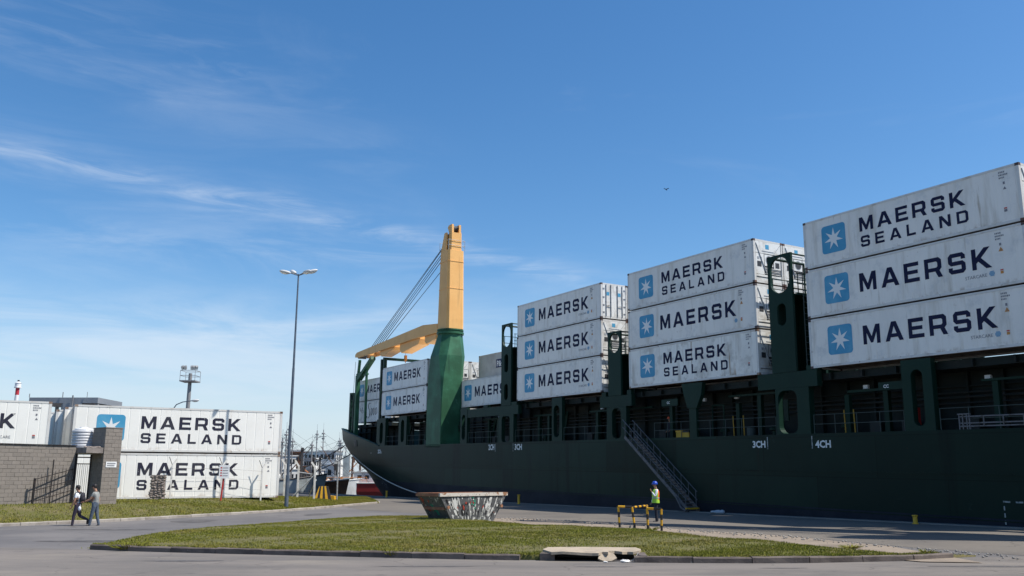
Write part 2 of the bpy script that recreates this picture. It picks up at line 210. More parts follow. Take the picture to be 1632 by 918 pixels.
# ------------------------------------------------------------------ object helpers
def link(o, parent=None):
    COL.objects.link(o)
    if parent: o.parent = parent
    return o
def thing(name, label, cat, loc=(0,0,0), rot=None, group=None, mat=None):
    o = bpy.data.objects.new(name, None); o.empty_display_size = .2; link(o)
    if mat is not None: o.matrix_world = mat
    else:
        o.location = loc
        if rot is not None: o.rotation_euler = rot if not isinstance(rot, (int, float)) else (0, 0, rot)
    tag(o, label, cat, group); return o
def tag(o, label, cat, group=None):
    o['label'] = label; o['category'] = cat
    if group: o['group'] = group
    return o
def kind(o, k): o['kind'] = k; return o
class MB:
    def __init__(s): s.v = []; s.f = []; s.m = []; s.g = []
    def box(s, x0, x1, y0, y1, z0, z1, m=0, T=None):
        vs = [Vector((x, y, z)) for z in (z0, z1) for y in (y0, y1) for x in (x0, x1)]
        if T is not None: vs = [T @ v for v in vs]
        return s.add(vs, [(0,2,3,1),(4,5,7,6),(0,1,5,4),(2,6,7,3),(0,4,6,2),(1,3,7,5)], m)
    def tube(s, p0, p1, r, n=8, m=0, r2=None, cap=True):
        p0 = Vector(p0); p1 = Vector(p1); d = (p1-p0)
        if d.length < 1e-6: return s
        q = d.to_track_quat('Z', 'Y'); r2 = r if r2 is None else r2
        vs = []
        for P, rr in ((p0, r), (p1, r2)):
            vs += [P + q @ Vector((rr*math.cos(2*math.pi*i/n), rr*math.sin(2*math.pi*i/n), 0)) for i in range(n)]
        fs = [(i, (i+1) % n, n+(i+1) % n, n+i) for i in range(n)]
        if cap: fs += [tuple(reversed(range(n))), tuple(range(n, 2*n))]
        return s.add(vs, fs, m)
    def path(s, pts, r, n=6, m=0):
        for a, b in zip(pts, pts[1:]): s.tube(a, b, r, n, m)
        return s
    def bar(s, p0, p1, w, h, m=0):
        p0 = Vector(p0); p1 = Vector(p1); d = p1-p0; q = d.to_track_quat('Z', 'Y' if abs(d.normalized().y) < .9 else 'X')
        T = Matrix.Translation(p0) @ q.to_matrix().to_4x4()
        return s.box(-w/2, w/2, -h/2, h/2, 0, d.length, m, T)
    def prism(s, pts, off, m=0, m2=None):
        """pts closed polygon (3-D), off extrusion vector."""
        n = len(pts); pts = [Vector(p) for p in pts]; off = Vector(off)
        vs = pts + [p+off for p in pts]
        s.add(vs, [tuple(range(n)), tuple(reversed(range(n, 2*n)))], m)
        return s.add(vs, [((i+1) % n, i, n+i, n+(i+1) % n) for i in range(n)], m if m2 is None else m2)
    def loft(s, rings, m=0, cap=True, closed=True):
        n = len(rings[0]); vs = [v for r in rings for v in r]; fs = []
        for k in range(len(rings)-1):
            for i in range(n if closed else n-1):
                j = (i+1) % n; fs.append((k*n+i, k*n+j, (k+1)*n+j, (k+1)*n+i))
        if cap: fs += [tuple(reversed(range(n))), tuple(range((len(rings)-1)*n, len(rings)*n))]
        return s.add(vs, fs, m)
    def lathe(s, prof, c=(0,0,0), n=20, m=0, ms=None):
        cx, cy, cz = c
        for (r0, z0), (r1, z1), k in zip(prof, prof[1:], range(99)):
            vs = [(cx+r*math.cos(2*math.pi*i/n), cy+r*math.sin(2*math.pi*i/n), cz+z) for r, z in ((r0, z0), (r1, z1)) for i in range(n)]
            s.add(vs, [(i, (i+1) % n, n+(i+1) % n, n+i) for i in range(n)], ms[k] if ms else m)
        return s
    def ell(s, c, rx, ry, rz, nu=12, nv=8, m=0, T=None):
        vs = []; c = Vector(c)
        for j in range(nv+1):
            a = math.pi*j/nv
            for i in range(nu):
                b = 2*math.pi*i/nu; p = Vector((rx*math.sin(a)*math.cos(b), ry*math.sin(a)*math.sin(b), -rz*math.cos(a)))
                vs.append(c + (T @ p if T is not None else p))
        fs = [(j*nu+i, j*nu+(i+1) % nu, (j+1)*nu+(i+1) % nu, (j+1)*nu+i) for j in range(nv) for i in range(nu)]
        return s.add(vs, fs, m)
    def mesh(s, name, mats):
        me = bpy.data.meshes.new(name); me.from_pydata(s.v, [], s.f)
        for m in (mats if isinstance(mats, list) else [mats]): me.materials.append(MATS[m] if isinstance(m, str) else m)
        me.polygons.foreach_set('material_index', s.m); me.validate(); me.update(); return me
    def add(s, vs, fs, m=0):
        b = len(s.v); s.v += [tuple(v) for v in vs]; s.f += [tuple(b+i for i in f) for f in fs]; s.m += [m]*len(fs); s.g.append((b, len(s.v), len(s.f)-len(fs), len(s.f))); return s
    def split(s, name, mats, parent=None, smooth=False, eps=.02):
        """one object per piece: shapes whose boxes touch stay together."""
        bb = []
        for a, b, _, _ in s.g:
            P = np.array(s.v[a:b]); bb.append((P.min(0)-eps, P.max(0)+eps))
        par = list(range(len(bb)))
        def fd(i):
            while par[i] != i: par[i] = par[par[i]]; i = par[i]
            return i
        for i in range(len(bb)):
            for j in range(i):
                if (bb[i][0] <= bb[j][1]).all() and (bb[j][0] <= bb[i][1]).all(): par[fd(i)] = fd(j)
        out = {}
        for i, (a, b, c, d) in enumerate(s.g):
            m = out.setdefault(fd(i), MB()); o = len(m.v)-a; m.v += s.v[a:b]; m.f += [tuple(k+o for k in f) for f in s.f[c:d]]; m.m += s.m[c:d]
        return [m.build(name, mats, parent, smooth) for m in out.values()]
    def build(s, name, mats, parent=None, smooth=False, loc=None, fix=False):
        me = s.mesh(name, mats)
        if fix:
            bm = bmesh.new(); bm.from_mesh(me); bmesh.ops.remove_doubles(bm, verts=bm.verts, dist=1e-4); bmesh.ops.recalc_face_normals(bm, faces=bm.faces); bm.to_mesh(me); bm.free()
        if smooth: me.polygons.foreach_set('use_smooth', [True]*len(me.polygons))
        o = bpy.data.objects.new(name, me); link(o, parent)
        if loc is not None: o.location = loc
        return o
def inst(name, me, parent=None, loc=None, rot=None):
    o = bpy.data.objects.new(name, me); link(o, parent)
    if loc is not None: o.location = loc
    if rot is not None: o.rotation_euler = rot
    return o
def clone(src, loc=None, rot=None, label=None, group=None, mat=None):
    r = src.copy(); COL.objects.link(r)
    if mat is not None: r.matrix_world = mat
    else:
        if loc is not None: r.location = loc
        if rot is not None: r.rotation_euler = rot if not isinstance(rot, (int, float)) else (0, 0, rot)
    if label: r['label'] = label
    if group: r['group'] = group
    for ch in list(src.children):
        c = ch.copy(); COL.objects.link(c); c.parent = r
        for g in list(ch.children):
            d = g.copy(); COL.objects.link(d); d.parent = c
    return r
def slot_plate(mb, x0, x1, z0, z1, hx0, hx1, hz0, hz1, y0, y1, m=0, rad=None, n=6):
    """rectangular plate in the xz plane, thickness y0..y1, with one rounded hole."""
    rad = min((hx1-hx0)/2, (hz1-hz0)/2) if rad is None else rad
    hole = []
    for (cx, cz, a0) in ((hx1-rad, hz1-rad, 0), (hx0+rad, hz1-rad, 90), (hx0+rad, hz0+rad, 180), (hx1-rad, hz0+rad, 270)):
        for i in range(n+1):
            a = R(a0+90*i/n); hole.append((cx+rad*math.cos(a), cz+rad*math.sin(a)))
    outer = []
    corners = [(x1, z1), (x0, z1), (x0, z0), (x1, z0)]
    sides = [((x1, None), (None, z1)), ((None, z1), (x0, None)), ((x0, None), (None, z0)), ((None, z0), (x1, None))]
    for q in range(4):
        for i in range(n+1):
            hx, hz = hole[q*(n+1)+i]; c = corners[q]
            if i == n//2: outer.append(c); continue
            s = sides[q][0 if i < n//2 else 1]
            outer.append((s[0] if s[0] is not None else hx, s[1] if s[1] is not None else hz))
    k = len(hole); vs = []
    for y in (y0, y1):
        vs += [(x, y, z) for x, z in outer] + [(x, y, z) for x, z in hole]
    fs = []
    for i in range(k):
        j = (i+1) % k
        fs += [(i, j, k+j, k+i), (2*k+j, 2*k+i, 3*k+i, 3*k+j), (i, 2*k+i, 2*k+j, j), (k+j, 3*k+j, 3*k+i, k+i)]
    mb.add(vs, fs, m)
    return mb

# ------------------------------------------------------------------ lettering (flat print as thin polygons)
GL = {
 'M': (1.06, [[(0,0),(0,1),(.26,1),(.53,.40),(.80,1),(1.06,1),(1.06,0),(.84,0),(.84,.60),(.60,.06),(.46,.06),(.22,.60),(.22,0)]]),
 'A': (1.08, [[(0,0),(.40,1),(.54,1),(.54,.76),(.40,.38),(.54,.38),(.54,.19),(.33,.19),(.25,0)], [(1.08,0),(.83,0),(.75,.19),(.54,.19),(.54,.38),(.68,.38),(.54,.76),(.54,1),(.68,1)]]),
 'E': (.88, [[(0,0),(0,1),(.86,1),(.86,.80),(.22,.80),(.22,.60),(.80,.60),(.80,.41),(.22,.41),(.22,.20),(.88,.20),(.88,0)]]),
 'R': (.98, [[(0,0),(0,1),(.22,1),(.22,0)], [(.22,.80),(.22,1),(.80,1),(.94,.86),(.94,.46),(.82,.34),(.98,0),(.73,0),(.58,.31),(.22,.31),(.22,.50),(.66,.50),(.72,.56),(.72,.74),(.66,.80)]]),
 'S': (.94, [[(.92,.68),(.92,.86),(.78,1),(.16,1),(.02,.86),(.02,.54),(.16,.40),(.70,.40),(.70,.20),(.24,.20),(.24,.31),(.02,.31),(.02,.14),(.16,0),(.78,0),(.92,.14),(.92,.46),(.78,.60),(.24,.60),(.24,.80),(.70,.80),(.70,.68)]]),
 'K': (.98, [[(0,0),(0,1),(.22,1),(.22,.58),(.64,1),(.94,1),(.47,.53),(.98,0),(.69,0),(.32,.38),(.22,.28),(.22,0)]]),
 'L': (.80, [[(0,0),(0,1),(.22,1),(.22,.20),(.80,.20),(.80,0)]]),
 'N': (.94, [[(0,0),(0,1),(.25,1),(.72,.36),(.72,1),(.94,1),(.94,0),(.70,0),(.22,.65),(.22,0)]]),
 'D': (.94, [[(0,0),(0,1),(.22,1),(.22,0)], [(.22,.80),(.22,1),(.76,1),(.94,.82),(.94,.18),(.76,0),(.22,0),(.22,.20),(.66,.20),(.72,.27),(.72,.73),(.66,.80)]]),
}
def text_polys(mb, txt, x0, x1, z0, z1, y, m=0, gap=.30, skip=()):
    h = z1-z0; ws = [GL[c][0] for c in txt]; tot = sum(ws) + gap*(len(txt)-1); sx = (x1-x0)/tot; x = x0
    for i, c in enumerate(txt):
        for poly in GL[c][1]:
            pts = [(x+px*sx, y, z0+pz*h) for px, pz in poly]
            mb.add(pts, [tuple(range(len(pts)))], m)
        x += (GL[c][0]+gap)*sx
    return mb
def star_logo(mb_sq, mb_star, x0, x1, z0, z1, y):
    r = .12*(x1-x0); pts = []
    for (cx, cz, a0) in ((x1-r, z1-r, 0), (x0+r, z1-r, 90), (x0+r, z0+r, 180), (x1-r, z0+r, 270)):
        for i in range(5): a = R(a0+22.5*i); pts.append((cx+r*math.cos(a), y, cz+r*math.sin(a)))
    mb_sq.add(pts, [tuple(range(len(pts)))], 0)
    cx, cz = (x0+x1)/2, (z0+z1)/2; s = (x1-x0)*.40; star = []
    for i in range(14):
        a = R(90+i*360/14); rr = s if i % 2 == 0 else s*.36
        star.append((cx+rr*math.cos(a), y-.004, cz+rr*math.sin(a)))
    mb_star.add(star, [tuple(range(14))], 0)
def font_mesh(txt, size, mat, name='lettering', bold=0.0):
    cu = bpy.data.curves.new(name, 'FONT'); cu.body = txt; cu.size = size; cu.resolution_u = 2; cu.offset = bold
    o = bpy.data.objects.new(name, cu); COL.objects.link(o)
    dg = bpy.context.evaluated_depsgraph_get(); me = bpy.data.meshes.new_from_object(o.evaluated_get(dg)); COL.objects.unlink(o)
    bpy.data.objects.remove(o); bpy.data.curves.remove(cu)
    me.materials.clear(); me.materials.append(MATS[mat]); me.name = name
    # text lies in xy: stand it up in xz (reading along +x seen from -y)
    for v in me.vertices: v.co = Vector((v.co.x, 0, v.co.y))
    return me
# ------------------------------------------------------------------ the setting: water, ground, roads, verge, island
SO = Vector((16.284, 47.603, EYE))
SD = Vector((0.50713108, -0.86165975, -0.01898804)); SN = Vector((0.86181513, 0.50722253, 0.0)); SU = Vector((0.00963116, -0.01636418, 0.99981971))
SHIPM = Matrix(((SD.x, SN.x, SU.x, SO.x), (SD.y, SN.y, SU.y, SO.y), (SD.z, SN.z, SU.z, SO.z), (0, 0, 0, 1)))
def shp(s, l, z): return SO + SD*s + SN*l + SU*z
def sxy(s, l): p = SO + Vector((SD.x, SD.y, 0)).normalized()*s + SN*l; return (p.x, p.y)
def sst(a, b, x):
    t = min(1.0, max(0.0, (x-a)/(b-a))); return t*t*(3-2*t)
def interp(pts, x):
    if x <= pts[0][0]: return pts[0][1]
    for (a, b), (c, d) in zip(pts, pts[1:]):
        if x <= c: return b+(d-b)*(x-a)/(c-a) if c > a else d
    return pts[-1][1]
def hashn(x, y, k=0):
    return (math.sin(x*1.7+k)*math.sin(y*2.3+k*1.3)+math.sin(x*.61-y*.83+k*2.1)+.5*math.sin(x*4.1+y*3.3+k))/2.5

wm = MB().add([(-5000,-5000,-2.0),(5000,-5000,-2.0),(5000,5000,-2.0),(-5000,5000,-2.0)], [(0,1,2,3)])
kind(wm.build('water', 'water'), 'structure')
q0, q1 = sxy(900, -.95), sxy(-3600, -.95)
g = MB().add([(q0[0],q0[1],0),(q1[0],q1[1],0),(-4000,q1[1],0),(-4000,q0[1],0)], [(0,1,2,3)])
kind(g.build('ground', 'asphalt'), 'structure')
# quay edge: coping stones and the wall below them
c0, c1 = sxy(900, -.951), sxy(-3600, -.951); w0, w1 = sxy(900, -.40), sxy(-3600, -.40)
qw = MB().prism([(*c0,-.01),(*w0,-.01),(*w1,-.01),(*c1,-.01)], (0,0,-3.0)); kind(qw.build('quay_wall', 'quay_concrete', fix=True), 'structure')
qc = MB().prism([(*c0,.05),(*w0,.05),(*w1,.05),(*c1,.05)], (0,0,-.058)); kind(qc.build('quay_edge', 'quay_concrete', fix=True), 'structure')

ISF = [(-12.55,27.2),(-12.2,26.95),(-9,26.0),(-5.85,25.2),(-2,24.2),(1.05,23.62),(1.12,24.5),(3.24,24.3),(3.32,23.12),(6.8,22.95),(10.2,23.6),(12.6,24.7)]
ISB = [(-12.55,27.45),(-12.5,31),(-12.4,35.5),(-11.5,38.6),(-9.7,41.8),(-8.8,45),(-7.3,47.4),(-4.6,48.0),(-2.4,45.6),(-.9,42.2),(.8,39.6),(2.6,38.6),(4.7,36.4),(6.4,32.6),(8.2,29.8),(9.2,27.2),(10.4,25.2),(12.6,24.9)]
DIB = [(-2.6,46.5),(-1,47.6),(.8,46.8),(4.9,41.6),(6.95,37.2),(9.9,33.4),(11,30.6),(12.2,27.3),(13.9,24.7)]
def isl_h(x, y):
    yb = interp(ISB, x)+.35*hashn(x*1.3, 2.0); e = (yb-y)
    return .135 + .10*sst(0, 6, y-interp(ISF, x))*sst(0, 6, e) - .115*sst(1.6, 0, e) + .022*hashn(x*1.9, y*1.9)
isl = MB(); nx, ny = 150, 44; xs = [ISF[0][0]+(ISF[-1][0]-ISF[0][0])*i/nx for i in range(nx+1)]
xs = sorted(set(xs+[1.05,1.12,3.24,3.32])); grid = []
for x in xs:
    yf = interp(ISF, x); yb = interp(ISB, x)+.35*hashn(x*1.3, 2.0)
    yb = max(yb, yf+.05); row = [(x, yf, -.02)]
    for j in range(ny+1):
        y = yf+(yb-yf)*j/ny; row.append((x, y, isl_h(x, y)))
    grid.append(row)
K = len(grid[0]); isl.v = [p for r in grid for p in r]
isl.f = [(i*K+j, (i+1)*K+j, (i+1)*K+j+1, i*K+j+1) for i in range(len(grid)-1) for j in range(K-1)]; isl.m = [0]*len(isl.f)
kind(isl.build('traffic_island', 'turf', smooth=True), 'structure')
di = MB(); rows = []
for i in range(121):
    x = -2.6+14.4*i/120; yo = interp(DIB, x)+.22*hashn(x*2.1, 5.0); yi = min(interp(ISB, x)-2.2, yo-.3) if x < 12.4 else yo-.35-.02*(x-12.4)
    if x > 9.0: yi = min(yi, interp(ISF, min(x, 12.55))+.1) if x < 12.55 else yi
    rows.append([(x, yi+(yo-yi)*j/8+.05*hashn(x*5, j*1.7), .008+.018*sst(1, 0, j/8)*sst(13.2, 11.0, x)) for j in range(9)])
di.v = [p for r in rows for p in r]; di.f = [(i*9+j, (i+1)*9+j, (i+1)*9+j+1, i*9+j+1) for i in range(120) for j in range(8)]; di.m = [0]*len(di.f)
kind(di.build('dirt_path', 'dirt', smooth=True), 'structure')
# lighter worn road in front of the island and the sunlit quay apron behind it
rd = MB(); pr = [(-60,36.5),(-30,30.4),(-20,28.7),(-14.5,27.6)]+[(x, y-.19) for x, y in ISF if not (1.06 < x < 3.3)]+[(16,25.2),(26,21),(60,8)]
rw = []
for i in range(len(pr)): rw.append([(pr[i][0], pr[i][1]-.02, .004), (pr[i][0], min(pr[i][1]-8, -6), .004)])
rd.v = [p for r in rw for p in r]; rd.f = [(2*i, 2*i+1, 2*i+3, 2*i+2) for i in range(len(pr)-1)]; rd.m = [0]*len(rd.f)
kind(rd.build('road', 'road_wear'), 'structure')
ap = MB(); a_in = [(-9.5,58.0),(-6.5,54.5),(-3.5,51.0),(-.9,48.5),(.8,47.1),(4.9,41.9),(7.0,37.5),(9.95,33.7),(11.1,30.8),(12.4,27.5),(14.2,24.8),(60,-16)]
rw = []
for (x, y) in a_in:
    p = Vector((x, y, 0))-SO; s_ = p.x*SD.x+p.y*SD.y; e = sxy(s_, -.98); rw.append([(x, y, .0045), (e[0], e[1], .0045)])
e = sxy(-60, -.98); rw.insert(0, [(-18.5,82.5,.0045), (e[0], e[1], .0045)])
ap.v = [p for r in rw for p in r]; ap.f = [(2*i, 2*i+2, 2*i+3, 2*i+1) for i in range(len(rw)-1)]; ap.m = [0]*len(ap.f)
kind(ap.build('quay_apron', 'apron'), 'structure')

tp = MB(); rt = random.Random(5)
for (cx_, cy_, w_, d_) in ((-8.5,23.4,1.3,.28),(2.2,21.9,.9,.10),(6.4,21.6,.7,.10),(-2.0,22.0,1.6,.12),(11.5,22.0,1.5,.2),(-14,30.5,2.4,.5),(-15.5,44,1.2,1.6),(-11.2,52,1.0,2.0),(-16.5,37,2.6,.4)):
    n_ = 14; tp.add([(cx_+w_*rt.uniform(.55,1)*math.cos(2*math.pi*i/n_), cy_+d_*rt.uniform(.55,1)*math.sin(2*math.pi*i/n_), .0085) for i in range(n_)], [tuple(range(n_))])
kind(tp.build('tar_stains', 'tar', None), 'stuff')
VF = [(-40,18),(-30,29.5),(-22.7,38.8),(-19.4,43.2),(-16.7,49.5),(-14.6,55),(-13.3,60),(-12.4,65),(-11.6,70),(-10.9,73.5)]
VB = [(-90,46),(-60,58),(-44,64),(-36,69),(-30,73),(-25,76),(-21,78),(-19.5,80),(-17.5,82),(-13.6,80.5)]
def vh(x, y):
    best = 1e9
    for (x0, y0), (x1, y1) in zip(VF, VF[1:]):
        dx, dy = x1-x0, y1-y0; t = max(0, min(1, ((x-x0)*dx+(y-y0)*dy)/(dx*dx+dy*dy)))
        best = min(best, math.hypot(x-x0-t*dx, y-y0-t*dy))
    return .13+.62*min(1, best/4.5)**.8*(1-.55*sst(63, 76, y))
def resample(pl, n):
    L = [0]
    for (a, b), (c, d) in zip(pl, pl[1:]): L.append(L[-1]+math.hypot(c-a, d-b))
    out = []
    for i in range(n+1):
        t = L[-1]*i/n
        for k in range(len(pl)-1):
            if t <= L[k+1]+1e-9:
                u = (t-L[k])/(L[k+1]-L[k]); out.append((pl[k][0]+(pl[k+1][0]-pl[k][0])*u, pl[k][1]+(pl[k+1][1]-pl[k][1])*u)); break
    return out
vg = MB(); nF = 90; f_ = resample(VF, nF)
b_ = []
for i in range(nF+1):
    u = i/nF*(len(VB)-1); k = min(int(u), len(VB)-2); b_.append((VB[k][0]+(VB[k+1][0]-VB[k][0])*(u-k), VB[k][1]+(VB[k+1][1]-VB[k][1])*(u-k)))
vgrid = []
for (fx, fy), (bx, by) in zip(f_, b_):
    row = [(fx, fy, -.02)]
    for j in range(25):
        v = (j/24)**1.6; x = fx+(bx-fx)*v; y = fy+(by-fy)*v
        row.append((x, y, vh(x, y)+(.02*hashn(x*1.4, y*1.4) if j else 0)))
    row.append((bx, by, -.02)); vgrid.append(row)
K = len(vgrid[0]); vg.v = [p for r in vgrid for p in r]
vg.f = [(i*K+j, (i+1)*K+j, (i+1)*K+j+1, i*K+j+1) for i in range(nF) for j in range(K-1)]
vg.f += [tuple(range(K-1, -1, -1)), tuple(nF*K+j for j in range(K))]; vg.m = [0]*len(vg.f)
kind(vg.build('grass_verge', 'turf', smooth=True), 'structure')

# kerbs, stone by stone
def kerb(name, line, L, w, h, mat, skip=None, zb=0.0, jit=.01):
    root = bpy.data.objects.new(name, None); COL.objects.link(root); kind(root, 'structure')
    tot = sum(math.hypot(c-a, d-b) for (a, b), (c, d) in zip(line, line[1:])); n = max(1, int(round(tot/L))); P = resample(line, n)
    meshes = []
    for k in range(4):
        b = MB(); l = tot/n-.018
        prof = [(-w/2,-.05),(w/2,-.05),(w/2,h),(-w/2+.03,h),(-w/2,h-.03)]
        nseg = 4; rr = []
        for i in range(nseg+1):
            t = i/nseg; rr.append([(l*t-l/2, a+rnd.uniform(-.006,.006), z+(rnd.uniform(-.012,.006) if z > 0 else 0)) for a, z in prof])
        b.loft(rr); meshes.append(b.mesh('kerb_stone', mat))
    for i in range(n):
        (a, b2), (c, d) = P[i], P[i+1]
        if skip and skip((a+c)/2): continue
        o = inst('kerb_stone', meshes[i % 4], root, ((a+c)/2, (b2+d)/2, zb+rnd.uniform(-jit, jit)), (rnd.uniform(-.012,.012), rnd.uniform(-.006,.006), math.atan2(d-b2, c-a)+rnd.uniform(-.006,.006)))
        if (math.hypot(c-a, d-b2)) < tot/n*.97: o.scale.x = math.hypot(c-a, d-b2)/(tot/n)
    return root
kerb('kerb', [(x, y-.08) for x, y in ISF if not (1.1 < x < 3.3) and x < 11.9]+[(11.7,24.22)], 1.45, .16, .155, 'kerb_old', skip=lambda x: .70 < x < 3.15)
kerb('kerb', VF+[(-11.2,75.5),(-12.0,78.0),(-13.2,80.2)], 1.6, .17, .145, 'kerb_stone', jit=.004)

# grass blades
def grass(name, pts, hmin, hmax, wmin, wmax, seed):
    rg = np.random.default_rng(seed); P = np.array(pts); n = len(P)
    a = rg.uniform(0, 2*np.pi, n); h = rg.uniform(hmin, hmax, n)*(.75+.5*rg.random(n)); w = rg.uniform(wmin, wmax, n)
    lean = rg.uniform(.1, .9, n)*h; la = rg.uniform(0, 2*np.pi, n)
    dx, dy = np.cos(a)*w/2, np.sin(a)*w/2
    V = np.empty((n, 3, 3)); V[:,0] = P+np.stack([-dx,-dy,np.full(n,-.01)],1); V[:,1] = P+np.stack([dx,dy,np.full(n,-.01)],1)
    V[:,2] = P+np.stack([np.cos(la)*lean, np.sin(la)*lean, h],1)
    me = bpy.data.meshes.new(name); me.vertices.add(n*3); me.vertices.foreach_set('co', V.ravel()); me.loops.add(n*3); me.loops.foreach_set('vertex_index', np.arange(n*3, dtype=np.int32))
    me.polygons.add(n); me.polygons.foreach_set('loop_start', np.arange(0, n*3, 3, dtype=np.int32)); me.polygons.foreach_set('loop_total', np.full(n, 3, dtype=np.int32)); me.materials.append(MATS['blade_green']); me.update(); me.validate()
    o = bpy.data.objects.new(name, me); COL.objects.link(o); return kind(o, 'stuff')
pts = []
r2 = random.Random(3)
while len(pts) < 150000:
    x = r2.uniform(-13, 12.4); yf = interp(ISF, x); yb = interp(ISB, x)+.35*hashn(x*1.3, 2.0)
    if yb-yf < .15: continue
    y = 23.0+(48.3-23.0)*r2.random()**1.35
    if not (yf+.02 < y < yb+.15): continue
    d = .50+.62*hashn(x*.8, y*.8, 4)+.40*hashn(x*2.9, y*2.9, 9)
    d *= sst(-.15, 1.3, yb-y)
    if 1.0 < x < 3.5 and y < 24.95: d = 0
    if 2.6 < x < 7.5 and y < 24.6 and y > 23.6: d *= 1.0
    if r2.random() > max(d, .05 if yb-y > .4 else 0): continue
    pts.append((x, y, isl_h(x, y)))
# a shaggier fringe hanging over the kerb
for i in range(9000):
    x = r2.uniform(-12.6, 11.4); yf = interp(ISF, x)
    if .95 < x < 3.45: continue
    if hashn(x*1.1, 3.3, 2) < -.25+.5*r2.random()-.2: continue
    pts.append((x, yf+abs(r2.gauss(0, .12))-.03, .145))
grass('lawn_grass', pts, .024, .056, .012, .032, 1)
pts = []
while len(pts) < 120000:
    i = r2.random()*nF*.85+nF*.15; k = min(int(i), nF-1); u = i-k; v = r2.random()**1.5*.75
    fx = f_[k][0]+(f_[k+1][0]-f_[k][0])*u; fy = f_[k][1]+(f_[k+1][1]-f_[k][1])*u; bx = b_[k][0]+(b_[k+1][0]-b_[k][0])*u; by = b_[k][1]+(b_[k+1][1]-b_[k][1])*u
    x, y = fx+(bx-fx)*v, fy+(by-fy)*v
    if math.hypot(x-fx, y-fy) < .12: continue
    if r2.random() > .55+.5*hashn(x*.7, y*.7, 4)+.2*hashn(x*2.3, y*2.3, 1): continue
    pts.append((x, y, vh(x, y)))
grass('lawn_grass', pts, .035, .09, .02, .045, 2)
# scattered stones and crumbs on the dirt
pm = MB()
for i in range(420):
    x = r2.uniform(-2, 13.5); yo = interp(DIB, x); y = yo-abs(r2.gauss(.2, 1.3)); s = r2.uniform(.015, .05)
    pm.ell((x, y, .02+s*.3), s, s*r2.uniform(.6,1), s*.6, 6, 4)
kind(pm.build('gravel', 'pebble'), 'stuff')

# ------------------------------------------------------------------ the ship
ship = thing('container_ship', 'long dark green container ship moored along the quay, gangway down', 'ship', mat=SHIPM)
DK = 2.28
ZL = [-6.0,-4.0,-3.4,-2.6,-1.6,-.7,.10,.28,1.2,2.0]
STEM = [(-6,-80.5),(-4,-83),(-3.5,-84),(-.8,-88.5),(1.74,-95.0),(3.2,-98.8),(4.1,-99.9),(5.4,-99.9)]
PAR = [(-6,-34),(-3.5,-38),(-1.5,-47),(.28,-59),(2.3,-62),(5.4,-62)]
RIM = [(-103,5.24),(-102,5.26),(-97,5.28),(-92,5.20),(-87,5.0),(-82,4.68),(-77,4.26),(-72,3.72),(-67,3.08),(-62,2.30),(-61.9,DK),(90,DK)]
HB = 10.0
def half(s, z):
    st, pa = interp(STEM, z), interp(PAR, z)
    if s >= pa: return 0.0
    q = max(0.0, (s-st)/(pa-st)); pw = 2.0+.5*sst(.2, -3, z)
    return HB*(1-q)**pw
STN = [0,.02,.05,.09,.14,.2,.27,.35,.44,.54,.65,.77,.89,1.0]
bodyS = [-30,-20,-10,0,10,20,32,46,60,72]
def hull_rows(side):
    rows = []
    for k in range(len(ZL)+2):
        row = []
        if k < len(ZL):
            z = ZL[k]; st, pa = interp(STEM, z), interp(PAR, z)
            ss = [st+(pa-st)*q for q in STN]
            ss += [pa+(s-(-34))*( (72-pa)/(72+34)) for s in bodyS]
            for s in ss: row.append((s, half(s, z) if side > 0 else 2*HB-half(s, z), z))
        else:
            # top strake follows the rim
            t = (k-len(ZL)+1)/2.0
            st0 = interp(STEM, 2.0)
            for q in STN:
                zz = 2.0; st, pa = interp(STEM, 2.0), interp(PAR, 2.0); s0 = st+(pa-st)*q
                zr = 2.0
                for it in range(6):
                    zr = interp(RIM, s0)
                    st2 = interp(STEM, 2.0+(zr-2.0)*t); pa2 = -62; s0 = st2+(pa2-st2)*q
                z = 2.0+(zr-2.0)*t
                row.append((s0, half(s0, z) if side > 0 else 2*HB-half(s0, z), z))
            for s in bodyS:
                s2 = -62+(s+34)*((72+62)/(72+34)); z = 2.0+(DK-2.0)*t; row.append((s2, 0.0 if side > 0 else 2*HB, z))
        rows.append(row)
    return rows
hl = MB()
for side in (1, -1):
    rows = hull_rows(side); n = len(rows[0]); b = len(hl.v)
    hl.v += [p for r in rows for p in r]
    for k in range(len(rows)-1):
        for i in range(n-1):
            f = (b+k*n+i, b+k*n+i+1, b+(k+1)*n+i+1, b+(k+1)*n+i)
            hl.f.append(f if side > 0 else tuple(reversed(f))); hl.m.append(1 if k < 4 else 0)
nA = len(rows[0])
top = len(rows)
hl.add([(72,0,-6),(72,20,-6),(72,20,DK),(72,0,DK)], [(0,1,2,3)])
hullo = hl.build('hull', M('hull_green', 'hull_navy'), ship)
hullo.data.polygons.foreach_set('use_smooth', [True]*len(hullo.data.polygons))
# deck inside the hull
dk = MB(); rp = hull_rows(1)[len(ZL)-1]; rs = hull_rows(-1)[len(ZL)-1]
dk.v = [(p[0], p[1]+.05, 1.95) for p in rp]+[(p[0], p[1]-.05, 1.95) for p in rs]; n = len(rp)
dk.f = [(i, i+1, n+i+1, n+i) for i in range(n-1)]; dk.m = [0]*len(dk.f)
dk.build('deck', 'deck_dark', ship)
